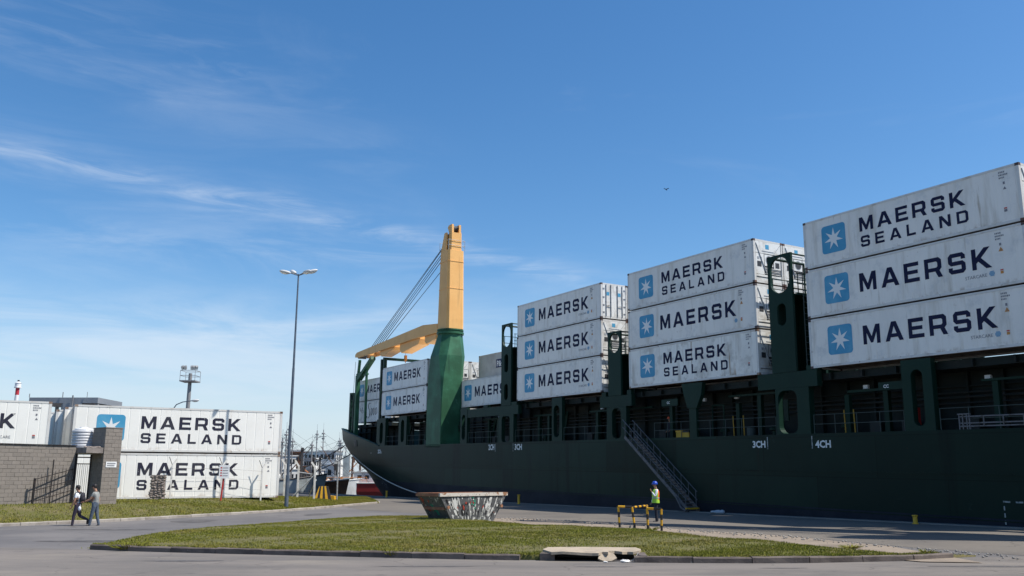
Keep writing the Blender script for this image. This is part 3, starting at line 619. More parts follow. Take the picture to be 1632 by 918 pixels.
# rolled bulwark rail along the bow rim, sheer strake line, fairleads
tb = MB(); rim = hull_rows(1)[-1][:14]; tb.path([Vector(p) for p in rim], .09, 6); rim2 = hull_rows(-1)[-1][:14]; tb.path([Vector(p) for p in rim2], .09, 6)
tb.build('bulwark_rail', 'ship_green', ship)
stl = MB(); stl.box(-58, 72, -.035, .01, .24, .32); stl.box(-40, 72, -.02, .01, -1.72, -1.68); stl.build('rubbing_strake', 'hull_green', ship)
def onhull(s, z, l=0): return Vector((s, half(s, z)+l, z))
fl = MB()
for s in (-72.4, -71.5):
    h0, h1 = onhull(s, 2.4), onhull(s+.6, 2.4)
    a0, a1, a2, a3 = onhull(s, 2.32, -.05), onhull(s+.62, 2.32, -.05), onhull(s+.62, 3.1, -.05), onhull(s, 3.1, -.05)
    fl.prism([a0, a1, a2, a3], (0, .3, 0))
fl.prism([onhull(-98.6, 3.7, -.12), onhull(-97.2, 3.7, -.12), onhull(-97.2, 4.5, -.12), onhull(-98.6, 4.5, -.12)], (0, .6, 0))
fl.split('fairlead', 'dark_steel', ship)
# hatch coaming wall behind the side passage, covers under the stacks
cm = MB(); cm.box(-56, 70, 2.3, 2.5, 1.95, 5.45)
s = -55.5
while s < 69: cm.box(s, s+.12, 2.05, 2.3, 1.95, 5.4); s += 1.75
cm.box(-56, 70, 2.1, 2.3, 4.4, 4.47)
cm.box(-82, -64, 5.0, 5.2, 1.95, 5.3); s = -81
while s < -64: cm.box(s, s+.12, 4.8, 5.0, 1.95, 5.2); s += 1.9
cm.box(-82, -64, 4.7, 5.0, 4.2, 4.3)
cm.box(-56.2, -56, 2.3, 17.7, 1.95, 5.45)
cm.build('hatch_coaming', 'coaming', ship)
for (a, b, l0, z) in ((-77.6,-64.8,2.6,5.12),(-61.9,-49.8,.55,5.40),(-46.4,-34.8,2.2,5.66),(-31.5,-19.1,.55,5.48),(-16.1,-3.7,.55,5.52),(-.1,12.3,.55,5.52),(20.5,70,.55,5.3)):
    hc = MB(); hc.box(a, b, l0, 18.5, z-.38, z)
    x = a+1.0
    while x < b-.3: hc.box(x, x+.10, l0-.22, l0, z-.34, z-.02); x += 2.0
    hc.build('hatch_cover', 'coaming', ship)
# side frames: pillars with slots and girders that carry the outboard stacks
def sframe(build):
    m = MB(); build(m); return m.build('side_frame', 'ship_green', ship)
sframe(lambda m: slot_plate(m, -56.6,-54.5, DK,5.38, -56.0,-55.1, 2.6,5.0, .0,.35))
sframe(lambda m: (m.box(-63.6,-62.9,.25,.7,DK,5.3), slot_plate(m, -62.6,-60.4, DK,5.38, -62.05,-61.1, 2.5,4.9, .0,.4)))
sframe(lambda m: slot_plate(m, -41.85,-40.5, DK,5.6, -41.55,-40.85, 2.6,4.95, .0,.3))
sframe(lambda m: (slot_plate(m, -34.55,-31.95, DK,4.62, -33.98,-32.58, 2.3,4.5, .0,.35, rad=.3), m.box(-40.49,-31.2,.02,.37,4.63,5.40), m.box(-37.4,-36.6,.03,.36,5.41,5.62), m.box(-32.6,-31.5,.03,.36,5.41,5.68)))
sframe(lambda m: slot_plate(m, -25.95,-24.5, DK,5.64, -25.7,-24.85, 2.55,5.05, .0,.3))
sframe(lambda m: (slot_plate(m, -18.65,-16.4, DK,4.55, -18.05,-17.0, 2.32,4.45, .0,.35, rad=.4), m.box(-19.5,-15.8,.02,.37,4.56,5.34), m.box(-19.3,-18.8,.03,.3,5.35,5.66), m.box(-16.3,-15.85,.03,.3,5.35,5.66)))
sframe(lambda m: (m.prism([(-10.55,0,5.68),(-8.6,0,5.68),(-8.75,0,4.9),(-9.2,0,4.1),(-10.05,0,4.1),(-10.35,0,4.9)],(0,.3,0)), m.box(-9.95,-9.3,.05,.25,DK,4.09)))
sframe(lambda m: (slot_plate(m, -2.65,-.25, DK,4.82, -2.45,-1.1, 2.32,4.7, .0,.4, rad=.42), m.box(-3.95,.35,.02,.42,4.83,5.72), m.box(-.35,.4,.03,.4,5.73,5.98)))
sframe(lambda m: slot_plate(m, 5.5,7.12, DK,5.7, 6.0,6.62, 2.5,5.2, .0,.35))
sframe(lambda m: (slot_plate(m, 13.2,15.4, DK,4.82, 13.6,14.9, 2.32,4.7, .0,.4, rad=.42), m.box(12.4,16.2,.02,.42,4.83,5.6)))
# inner posts, diagonal props and rails seen inside the passage
ip = MB()
for (s, z1) in ((-5.1,4.7),(3.6,4.42),(-6.9,4.3),(1.2,4.35),(-13.1,4.4),(9.4,4.5),(-21.6,4.4),(-28.4,4.4),(-38.6,4.4),(-36.9,4.4),(-29.9,4.4)): ip.box(s-.14, s+.14, 1.25, 1.5, 1.95, z1)
ip.box(1.3, 3.9, 1.2, 1.4, 4.43, 4.56); ip.box(-7.6,-2.9,1.2,1.4,4.71,4.82); ip.box(-22.5,-15,1.2,1.4,4.41,4.52); ip.box(-30.6,-26,1.2,1.4,4.41,4.52); ip.box(-39.5,-35,1.2,1.4,4.41,4.52); ip.box(8.8,13,1.2,1.4,4.51,4.62)
ip.box(-3.3,-2.66,1.0,1.08,3.1,4.3)
for (a, b) in ((-38.9,-38.2),(-37.4,-36.9),(-27.6,-27.0),(-26.9,-26.5),(-22.4,-22.0),(-20.9,-20.5),(-59.6,-59.0),(-58.0,-57.4),(-53.6,-53.0),(-52.0,-51.3)): ip.bar((a, 1.6, 1.95), (b, 1.9, 4.7), .22, .22)
ip.box(-60.3,-56.8,1.5,1.62,4.62,4.74); ip.box(-54.3,-50.2,1.5,1.62,4.62,4.74)
ip.box(-8.9,-8.82,1.0,1.06,1.95,4.2); ip.box(-7.9,-7.82,1.0,1.06,1.95,4.2); ip.box(-8.9,-7.82,1.0,1.06,4.2,4.28)
ip.split('passage_post', 'ship_green', ship)
rl = MB()
for (a, b) in ((-60.3,-56.7),(-54.4,-50.0),(-40.4,-34.7),(-31.8,-26.1),(-24.4,-18.8),(-16.2,-15.3),(-13.5,-2.8),(-.1,5.4),(7.3,13)):
    n = max(2, int((b-a)/1.3)); 
    for i in range(n+1):
        s = a+(b-a)*i/n; rl.tube((s, .12, DK-.3), (s, .12, DK+1.0), .022, 5)
    for z in (DK+.5, DK+1.0): rl.tube((a, .12, z), (b, .12, z), .018, 5)
rl.split('railing', 'rail_dark', ship)
# yellow stanchion pairs on deck, stowed accommodation ladder
for s in (-6.6, -5.75, 1.55, 2.15):
    MB().tube((s, .6, 2.0), (s-.05, .6, 3.5), .035, 6).build('stanchion', 'stanchion_yellow', ship)
al = MB()
for z in (2.42, 2.56, 2.86): al.box(8.3, 15, .05, .12, z-.03, z+.03)
for s in (8.25, 8.42, 8.62, 8.74): al.box(s, s+.05, .04, .13, 2.2, 2.98)
al.box(8.2, 8.8, .03, .14, 2.95, 3.0)
s = 9.4
while s < 15: al.box(s, s+.05, .06, .11, 2.45, 2.86); s += .9
al.build('accommodation_ladder', 'gangway_alloy', ship)
rg_ = random.Random(11)
for s in (-58.6,-52.6,-38.0,-35.6,-29.2,-27.2,-22.9,-20.2,-14.3,-11.0,-8.3,-6.1,-4.2,.9,2.7,4.6,8.0,10.6):
    k = rg_.randrange(3); m = MB()
    if k == 0: m.lathe([(.01,0),(.14,0),(.14,.62),(.30,.66),(.30,.80),(.01,.95)], (s,1.5,1.95), 14); m.build('air_vent', 'ship_green', ship)
    elif k == 1: m.lathe([(.01,0),(.28,0),(.28,.85),(.01,.86)], (s,1.55,1.95), 16); m.build('drum', ('locker_red','rail_dark','hull_navy')[rg_.randrange(3)], ship)
    else: m.box(s-.35,s+.35,1.5,1.9,1.95,2.9); m.box(s-.33,s+.33,1.48,1.495,2.0,2.85); m.build('valve_box', 'passage_grey', ship)
for z, r in ((3.9,.06),(4.12,.045),(3.62,.04)): MB().tube((-55,2.0,z),(69,2.0,z),r,8).build('pipe', 'passage_grey', ship)
for s in (-53.5,-37.2,-27.9,-21.4,-10.2,-7.3,2.2,8.9): MB().box(s-.14,s+.14,1.55,1.7,4.62,4.82).build('deck_lamp', 'sign_white', ship)
# white marks on the hull
def mark(txt, s0, z0, size, s1=None, bar=0):
    me = font_mesh(txt, size, 'marking_white', 'hull_marking', size*.035); o = inst('hull_marking', me, ship, (s0, half(s0, z0)-.012, z0))
    if s1: o.scale.x = (s1-s0)/max(v.co.x for v in me.vertices)
mark('2CH', -36.25, 1.66, .66, -35.2); mark('3CH', -31.7, 1.64, .66, -30.5); mark('3CH', -4.55, 1.58, .52, -3.55); mark('4CH', .02, 1.54, .52, 1.03)
mark('1CH', -65.0, 1.45, .58, -63.7); mark('2CH', -62.4, 1.45, .58, -61.2); mark('CC', -12.35, 4.50, .22); mark('CC', 4.25, 4.46, .22)
bm_ = MB()
for s in (-35.05, -31.98, -3.42, -.24): bm_.box(s, s+.07, -.014, -.010, 1.48, 2.16)
for i in range(9): bm_.box(10.0+i*.55, 10.32+i*.55, -.014, -.010, -.90, -.83)
for i in range(3): bm_.box(10.0, 10.06, -.014, -.010, -1.05-i*.3-.18, -1.05-i*.3)
for (s, z, w, h) in ((-65.2,-2.0,.5,.06),(-64.9,-2.25,.06,.5),(-64.2,-1.95,.06,.4),(-63.7,-2.2,.06,.5),(-63.1,-2.05,.5,.06),(-62.9,-2.4,.06,.3)):
    h_ = min(half(s, z), half(s+w, z), half(s, z+h), half(s+w, z+h)); bm_.add([(s, half(s, z)-.02, z),(s+w, half(s+w, z)-.02, z),(s+w, half(s+w, z+h)-.02, z+h),(s, half(s, z+h)-.02, z+h)], [(0,1,2,3)])
bm_.split('hull_marking', 'marking_grey', ship)
# CC plates' beam
MB().box(-12.9,-11.3,.28,.36,4.36,4.80).build('name_beam', 'ship_green', ship); MB().box(3.95,5.3,.28,.36,4.36,4.75).build('name_beam', 'ship_green', ship)
for o in list(ship.children):
    if o.name.startswith('hull_marking') and abs(o.location.z-4.5) < .1: o.location.y = .26

# lashing bridges
def lashing(s0, s1, ztop, zplat, holes, depth=17.5, zb=5.45, ladder=True, frames=(0,)):
    m = MB(); z = ztop
    zs = [zb]+sorted(sum([[a-.0001] for (_, _, a, b) in holes[1:]], []))
    # outboard plate: tiers with one hole each, lowest solid
    tiers = sorted(holes, key=lambda h: h[2]); lo = zb
    for i, (a, b, c, d) in enumerate(tiers):
        hi = ztop if i == len(tiers)-1 else (d+tiers[i+1][2])/2
        if c-lo > 1.5: m.box(s0, s1, .0, .16, lo, c-.4); lo = c-.4
        slot_plate(m, s0, s1, lo, hi, a, b, c, d, .0, .16); lo = hi
    root = m.build('lashing_bridge', 'ship_green', ship)
    p = MB(); p.box(s0+.05, s1+.25, .17, depth, zplat-.10, zplat); p.box(s0+.10, s0+.22, .17, depth, zb, zplat-.101)
    x = .17
    for y in np.arange(2.2, depth, 2.55): p.box(s0+.2, s1+.2, y, y+.16, zb, zplat-.1)
    p.build('platform', 'ship_green', root)
    r = MB()
    for y in np.arange(.25, depth, 1.275):
        for s in (s0+.12, s1+.22): r.tube((s, y, zplat), (s, y, zplat+1.15), .03, 5)
    for s in (s0+.12, s1+.22):
        for z in (zplat+.55, zplat+1.15): r.tube((s, .17, z), (s, depth, z), .026, 5)
    r.tube((s0+.1, .1, ztop-.05), (s0+.1, 3.0, ztop-.05), .08, 6); r.tube((s1-.1, .1, ztop-.05), (s1-.1, 3.0, ztop-.05), .05, 6)
    r.tube((s0+.1, 3.0, ztop), (s0+.1, 3.0, zplat), .06, 6)
    r.split('guard_rail', 'ship_green', root)
    l = MB()
    for y in (.55, .95): l.tube((s1+.30, y, zb+.2), (s1+.30, y, ztop-1.2), .028, 5)
    for z in np.arange(zb+.3, ztop-1.2, .33): l.tube((s1+.30, .55, z), (s1+.30, .95, z), .02, 5)
    l.build('ladder', 'rail_dark', root)
    return root
lashing(-2.78, -1.02, 12.55, 10.15, [(-2.2,-1.55,8.40,9.68),(-2.60,-1.20,10.30,12.42)], zb=5.73)
lashing(-34.15, -32.45, 12.6, 10.45, [(-33.6,-32.95,5.9,7.3),(-33.62,-32.95,8.3,9.9),(-33.98,-32.62,10.55,12.48)], zb=5.42)
lashing(-18.45, -16.95, 10.0, 8.3, [(-18.3,-17.1,8.45,9.90)], zb=5.36)
lashing(13.2, 15.0, 12.55, 10.1, [(13.9,14.6,8.3,9.7),(13.75,14.85,10.3,12.3)], zb=5.62)
lb = MB(); lb.box(-63.35,-62.95,.3,.7,DK,12.3); lb.box(-62.55,-62.2,.3,.65,5.4,12.45)
for z in np.arange(3.4, 12.2, .55): lb.box(-62.96,-62.54,.42,.5,z,z+.09)
lb.bar((-62.75,.4,12.35), (-62.75,12.5,12.35), .3, .26); lb.tube((-62.75,5.9,12.3),(-62.75,5.9,5.4),.12,6); lb.tube((-62.75,12.4,12.3),(-62.75,12.4,5.4),.12,6)
lb.build('lashing_bridge', 'ship_green', ship)
lb = MB(); lb.box(-79.9,-79.4,2.7,3.1,3.6,9.5); lb.box(-78.7,-78.35,2.7,3.0,3.6,9.4); 
for z in np.arange(4.2, 9.3, .7): lb.box(-79.41,-78.69,2.8,2.9,z,z+.12)
lb.bar((-79.2,2.8,9.4),(-79.2,14,9.4),.2,.2); lb.tube((-79.2,13.9,9.3),(-79.2,13.9,1.9),.12,6)
lb.build('lashing_bridge', 'ship_green', ship)

# deck cranes: pedestal (part) with mast, jib, ropes as sub-parts
def deck_crane(cs, jib_to, fit_rest=True):
    """cs station; jib_to = tip of the jib in ship coordinates."""
    cl = 1.7
    def rect(s0, s1, l0, l1, ch, z): return [(s0+ch,l0,z),(s1-ch,l0,z),(s1,l0+ch,z),(s1,l1-ch,z),(s1-ch,l1,z),(s0+ch,l1,z),(s0,l1-ch,z),(s0,l0+ch,z)]
    def octc(r, z, a0=22.5): 
        out = []
        for a in (-112.5,-67.5,-22.5,22.5,67.5,112.5,157.5,202.5): out.append((cs+r*math.cos(R(a)), cl+r*math.sin(R(a)), z))
        return out
    p = MB(); p.loft([rect(cs-1.65,cs+1.75,0.0,2.35,.06,1.95), rect(cs-1.65,cs+1.75,0.0,2.35,.06,6.2), rect(cs-1.72,cs+1.70,.0,2.5,.25,9.0), rect(cs-1.66,cs+1.6,.0,2.95,.65,11.2), octc(1.30,13.35), octc(1.30,13.5)])
    base = p.build('deck_crane', 'pedestal_green', ship)
    ring = MB(); ring.lathe([(1.28,13.5),(1.42,13.5),(1.42,13.72),(1.26,13.74),(1.26,13.85),(1.38,13.86),(1.38,14.0),(.2,14.0)], (cs, cl, 0), 32); ring.build('slewing_ring', 'pedestal_green', base)
    jd = Vector((jib_to[0]-cs, jib_to[1]-cl, 0)); ang = math.atan2(jd.y, jd.x)      # slewing direction
    J = Matrix.Translation((cs, cl, 0)) @ Matrix.Rotation(ang, 4, 'Z')                # local +x towards the jib
    mast = MB()
    def mr(hx, hy, ch, z, ox=0): return [J @ Vector(v) for v in ((-hx+ch+ox,-hy,z),(hx-ch+ox,-hy,z),(hx+ox,-hy+ch,z),(hx+ox,hy-ch,z),(hx-ch+ox,hy,z),(-hx+ch+ox,hy,z),(-hx+ox,hy-ch,z),(-hx+ox,-hy+ch,z))]
    mast.loft([mr(1.22,.98,.22,14.02), mr(1.22,.98,.22,15.0), mr(1.02,.93,.20,22.35)])
    mast.loft([mr(.36,.62,.05,22.35,-.62), mr(.34,.60,.05,24.25,-.62)])
    for y in (-.55,.30): mast.prism([J @ Vector(v) for v in ((-.9,y,24.2),(-.3,y,24.2),(.15,y,24.95),(-.1,y,25.15),(-.85,y,25.15))], (J.to_3x3() @ Vector((0,.22,0))))
    for y in (-.9,.72): mast.prism([J @ Vector(v) for v in ((-.3,y,22.36),(.95,y,22.36),(.2,y,24.3),(-.3,y,24.3))], (J.to_3x3() @ Vector((0,.14,0))))
    mast.loft([mr(1.165,.985,.22,18.2), mr(1.165,.985,.22,18.27)]); mast.loft([mr(1.09,.965,.21,21.1), mr(1.09,.965,.21,21.16)]); mast.box(.3,.9,-1.20,-.95,17.0,17.12,0,J); mast.box(-.25,.25,-1.02,-.94,15.8,16.6,0,J)
    mast.build('crane_mast', 'crane_yellow', base)
    wn = MB()
    for y in (-.28,.06): wn.tube(J @ Vector((-.35,y-.1,24.75)), J @ Vector((-.35,y+.18,24.75)), .36, 16)
    wn.tube(J @ Vector((.35,-.7,22.95)), J @ Vector((.35,.7,22.95)), .58, 18); wn.tube(J @ Vector((.1,-.6,23.9)), J @ Vector((.1,.6,23.9)), .34, 16)
    wn.split('rope_sheave', 'dark_steel', base)
    gr = MB()
    for x in (-1.05,-.6,.6,1.05):
        for y in (-.95,.95):
            if abs(x) > .9: gr.tube(J @ Vector((x,y,22.3)), J @ Vector((x,y,23.4)), .025, 5)
    for z in (22.85,23.4): gr.path([J @ Vector(v) for v in ((1.05,-.95,z),(1.05,.95,z))], .022, 5); gr.path([J @ Vector(v) for v in ((-.6,-.95,z),(-1.05,-.95,z),(-1.05,.95,z),(-.6,.95,z))], .022, 5)
    for y in (-.2,.2): gr.tube(J @ Vector((1.34,y-.5,14.8)), J @ Vector((1.26,y-.5,19.0)), .03, 5)
    for z in np.arange(14.9,19.0,.35): gr.tube(J @ Vector((1.33-.02*(z-14.9),-.7,z)), J @ Vector((1.33-.02*(z-14.9),-.3,z)), .018, 4)
    gr.split('guard_rail', 'rail_grey', base)
    dr = MB(); dr.box(.55,1.0,-1.06,-.98,14.15,15.0,0,J); dr.box(.2,.42,-1.03,-.96,19.2,19.5,0,J); dr.build('mast_door', 'dark_steel', base)
    # jib in its own vertical plane
    A = Vector((1.25,0,14.15)); tipw = Vector(jib_to); tl = J.inverted() @ tipw; L = (tl-A).length; el = math.atan2(tl.z-A.z, tl.x-A.x)
    JJ = J @ Matrix.Translation(A) @ Matrix.Rotation(-el, 4, 'Y')
    jb = MB(); up3 = JJ.to_3x3()
    side = [(0,.62),(3.6,.98),(L-.6,.36),(L,.14),(L,-.20),(L-1.0,-.32),(L*.55,-.32),(L*.30,-.20),(0,-.30)]
    for y in (-.92,.66): jb.prism([JJ @ Vector((x,y,z)) for x, z in side], up3 @ Vector((0,.26,0)))
    jb.build('crane_jib', 'crane_yellow', base)
    xb = MB()
    # cross boxes hung between the two girders, stepped along the jib
    for (x0, x1, d0, d1) in ((.6,L*.15,.85,1.10),(L*.20,L*.43,.85,1.30),(L*.49,L*.68,.60,1.00)):
        xb.prism([JJ @ Vector(v) for v in ((x0,-.65,.1),(x1,-.65,.1),(x1,-.65,-d0),(x1-.5,-.65,-d1),(x0+.5,-.65,-d0),(x0,-.65,-.35))], up3 @ Vector((0,1.3,0)))
    for x in (L*.47, L*.74, L*.88): xb.box(x-.15, x+.15, -.65, .65, -.20, .20, 0, JJ)
    xb.split('jib_crossbox', 'crane_yellow', base)
    rp = MB(); tipp = JJ @ Vector((L-.1,0,.25))
    for k in range(12):
        y = -.5+.09*k; g_ = k//2
        a = J @ Vector((.15+.85*(g_ > 1), y, (24.98,24.6,23.5,22.9,22.2,20.8)[g_]-.10*(k % 2))); b = JJ @ Vector((L-.2-1.45*g_-.4*(k % 2), y*.9, .24+.035*g_))
        rp.tube(a, b, .032, 5)
    rp.build('crane_rope', 'cable', base)
    hd = MB(); hd.tube(JJ @ Vector((L-.1,-.5,0)), JJ @ Vector((L-.1,.5,0)), .34, 14); hd.build('jib_sheave', 'dark_steel', base)
    hk = MB(); hx = JJ @ Vector((L*.42,0,-.75)); hk.tube(hx, hx-Vector((0,0,.75)), .02, 5); hk.box(hx.x-.16,hx.x+.16,hx.y-.12,hx.y+.12,hx.z-1.35,hx.z-.75); hk.tube(hx-Vector((0,0,1.35)), hx-Vector((0,0,1.6)), .05, 6)
    hk.build('crane_hook', 'boat_orange', base)
    return base
deck_crane(-47.9, (-73.4, 1.75, 13.75))
# jib rest on the bow: post, two cranked arms and a tie
jr = MB(); jr.box(-75.3,-74.8,1.7,2.2,2.0,11.4)
jr.bar((-74.2,1.8,13.35),(-74.9,1.9,11.2),.30,.42); jr.bar((-69.6,1.8,13.2),(-74.4,1.9,10.9),.62,.42); jr.bar((-71.9,1.9,12.2),(-71.7,1.9,5.0),.26,.26); jr.box(-75.2,-71.5,1.75,2.05,11.25,11.45)
jr.prism([(-75.2,1.72,11.6),(-72.9,1.72,11.9),(-74.6,1.72,10.6)], (0,.36,0))
jr.build('jib_rest', 'pedestal_green', ship)
deck_crane(22.0, tuple((SHIPM.inverted() @ Vector((25.8, 39.4, 38.5)))))
# forestay wire at the bow
MB().tube((-76.0,1.9,13.3),(-79.4,2.9,6.0),.025,5).build('stay_wire', 'cable', ship)
# things far aft (outside the picture): accommodation block
ac = MB(); ac.box(34,52,1.0,19,DK,17); ac.box(36,50,-.5,20.5,17,19.8); ac.box(44,50,7,13,19.8,27)
aco = ac.build('accommodation', 'boat_white', ship)
wnd = MB()
for k in range(5):
    for i in range(7): wnd.box(35.5+i*2.3, 36.6+i*2.3, .96, .99, DK+1.0+k*2.8, DK+2.0+k*2.8)
wnd.build('window', 'boat_glass', aco)

# ------------------------------------------------------------------ containers
CL, CW, CH = 12.19, 2.44, 2.69
def cont_body():
    m = MB()
    # long sides: shallow vertical seams; ends, roof, floor plain
    for (y, s) in ((.014, 1), (CW-.014, -1)):
        xs = [.14]; x = .14
        while x < CL-.5:
            x += .575
            if x < CL-.2: xs += [x-.03, x-.018, x+.018, x+.03]
        xs += [CL-.14]
        prof = []
        for i, xx in enumerate(xs):
            dep = .009*s if (i-1) % 4 in (1, 2) and 0 < i < len(xs)-1 else 0
            prof.append((xx, y+dep))
        b = len(m.v); m.v += [(a, c, z) for z in (.13, CH-.10) for a, c in prof]; n = len(prof)
        for i in range(n-1):
            f = (b+i, b+i+1, b+n+i+1, b+n+i); m.f.append(f if s > 0 else tuple(reversed(f))); m.m.append(0)
    m.add([(.015,.1,.1),(.015,CW-.1,.1),(.015,CW-.1,CH-.08),(.015,.1,CH-.08)], [(0,3,2,1)])
    m.add([(CL-.04,.1,.1),(CL-.04,CW-.1,.1),(CL-.04,CW-.1,CH-.08),(CL-.04,.1,CH-.08)], [(0,1,2,3)])
    m.add([(.02,.02,CH-.03),(CL-.02,.02,CH-.03),(CL-.02,CW-.02,CH-.03),(.02,CW-.02,CH-.03)], [(0,1,2,3)])
    m.add([(.02,.02,.10),(CL-.02,.02,.10),(CL-.02,CW-.02,.10),(.02,CW-.02,.10)], [(0,3,2,1)], 1)
    return m
def cont_frame():
    m = MB()
    for y0, y1 in ((0,.10),(CW-.10,CW)):
        m.box(.16,CL-.16,y0,y1,.02,.14,0); m.box(.16,CL-.16,y0,y1,CH-.11,CH-.002,0)
        for x0, x1 in ((0,.145),(CL-.145,CL)): m.box(x0,x1,y0,y1+(.04 if y0 == 0 else 0),.13,CH-.13,0)
    for x0, x1 in ((.003,.10),(CL-.10,CL-.003)): m.box(x0,x1,.16,CW-.16,.02,.16,0); m.box(x0,x1,.16,CW-.16,CH-.12,CH-.004,0)
    for x0, x1 in ((-.006,.175),(CL-.175,CL+.006)):
        for y0, y1 in ((-.005,.16),(CW-.16,CW+.005)):
            for z0, z1 in ((0,.125),(CH-.125,CH+.003)): m.box(x0,x1,y0,y1,z0,z1,1)
    return m
def corrugated_body():
    m = MB(); n = 44
    for (y, s) in ((.02, 1), (CW-.02, -1)):
        prof = []
        for i in range(n):
            x = .16+(CL-.32)*i/n; w = (CL-.32)/n
            prof += [(x, y), (x+w*.28, y), (x+w*.45, y+.035*s), (x+w*.80, y+.035*s)]
        prof.append((CL-.16, y)); k = len(prof); b = len(m.v)
        m.v += [(a, c, z) for z in (.13, CH-.10) for a, c in prof]
        for i in range(k-1):
            f = (b+i, b+i+1, b+k+i+1, b+k+i); m.f.append(f if s > 0 else tuple(reversed(f))); m.m.append(0)
    m.add([(.015,.1,.1),(.015,CW-.1,.1),(.015,CW-.1,CH-.08),(.015,.1,CH-.08)], [(0,3,2,1)]); m.add([(CL-.04,.1,.1),(CL-.04,CW-.1,.1),(CL-.04,CW-.1,CH-.08),(CL-.04,.1,CH-.08)], [(0,1,2,3)])
    m.add([(.02,.02,CH-.03),(CL-.02,.02,CH-.03),(CL-.02,CW-.02,CH-.03),(.02,CW-.02,CH-.03)], [(0,1,2,3)]); m.add([(.02,.02,.10),(CL-.02,.02,.10),(CL-.02,CW-.02,.10),(.02,CW-.02,.10)], [(0,3,2,1)])
    return m
ME = {}
ME['body'] = cont_body().mesh('body', ['reefer_white', 'frame_rust']); ME['body_old'] = cont_body().mesh('body', ['reefer_white_old', 'frame_rust'])
ME['body_yard'] = cont_body().mesh('body', ['yard_white', 'frame_rust'])
ME['frame'] = cont_frame().mesh('frame', ['frame_white', 'casting']); ME['frame_old'] = cont_frame().mesh('frame', ['frame_white', 'frame_rust'])
ME['body_grey'] = corrugated_body().mesh('body', ['grey_box']); ME['frame_grey'] = cont_frame().mesh('frame', ['grey_box', 'casting'])
LY = .006
def lm(f, mats): m = MB(); f(m); return m.mesh('lettering', mats)
ME['one'] = lm(lambda m: text_polys(m, 'MAERSK', 3.47, 10.55, .95, 1.93, LY), ['letter_blue'])
def two(m): text_polys(m, 'MAERSK', 3.70, 9.58, 1.37, 2.13, LY); text_polys(m, 'SEALAND', 3.72, 9.66, .53, 1.12, LY, gap=.50)
ME['two'] = lm(two, ['letter_blue']); ME['two_worn'] = lm(two, ['letter_worn'])
ME['k_only'] = lm(lambda m: text_polys(m, 'MAERSK', 4.6, 10.45, 1.12, 1.95, LY), ['letter_worn'])
def faded(m):
    for (x, z) in ((1.7,1.5),(2.0,1.3),(2.35,1.55),(2.6,1.2)): m.box(x,x+.14,LY,LY+.001,z,z+.4)
    cx, cz = 4.7, 1.35
    pts = [(.55,.95),(.35,1.08),(.05,1.0),(-.15,.75),(-.05,.45),(.3,.15),(.45,-.2),(.3,-.6),(-.1,-.85),(-.45,-.8),(-.55,-.55)]
    for a, b in zip(pts, pts[1:]): m.bar((cx+a[0],LY,cz+a[1]),(cx+b[0],LY,cz+b[1]),.11,.002)
    for k in range(3):
        p2 = [(.9+k*.75,-.55),(.85+k*.75,.25),(1.05+k*.75,.4),(1.3+k*.75,.1),(1.25+k*.75,-.3),(1.0+k*.75,-.45)]
        for a, b in zip(p2, p2[1:]): m.bar((cx+a[0],LY,cz+a[1]),(cx+b[0],LY,cz+b[1]),.085,.002)
ME['faded'] = lm(faded, ['letter_worn'])
sq, stt = MB(), MB(); star_logo(sq, stt, 1.24, 2.80, .62, 2.17, LY)
ME['logo'] = sq.mesh('logo', ['logo_blue']); ME['star'] = stt.mesh('star', ['logo_star'])
def idmarks(m, x=10.8, tri=True):
    r = random.Random(5)
    for k, (w, z) in enumerate(((.26,2.40),(.40,2.27),(.24,2.14))):
        xx = x
        while xx < x+w: ww = r.uniform(.03,.055); m.box(xx, xx+ww, LY, LY+.001, z, z+.075, 0); xx += ww+.025
    m.box(x+.16,x+.25,LY,LY+.001,1.86,1.98,0)
    if tri: m.add([(x+.10,LY,1.60),(x+.33,LY,1.60),(x+.215,LY,1.80)], [(0,1,2)], 1); m.add([(x+.19,LY-.003,1.63),(x+.24,LY-.003,1.63),(x+.215,LY-.003,1.73)], [(0,1,2)], 0)
    else: m.add([(x+.14,LY,1.62),(x+.30,LY,1.62),(x+.22,LY,1.75)], [(0,1,2)], 0)
    m.box(x+.10,x+.24,LY,LY+.001,.58,.70,1 if tri else 0); m.box(x+.10,x+.24,LY,LY+.001,.72,.78,3)
m = MB(); idmarks(m); m.box(10.42,10.60,LY,LY+.001,.54,.78,2); m.box(10.38,10.64,LY-.002,LY-.001,.60,.72,2)
mm = font_mesh('STARCARE', .22, 'grey_mark'); 
ME['ids'] = m.mesh('code_plate', ['grey_mark','orange_mark','pale_blue_mark','red_mark']); ME['care'] = mm
m = MB(); idmarks(m, 11.25, False); ME['ids2'] = m.mesh('code_plate', ['grey_mark','orange_mark','pale_blue_mark','red_mark'])
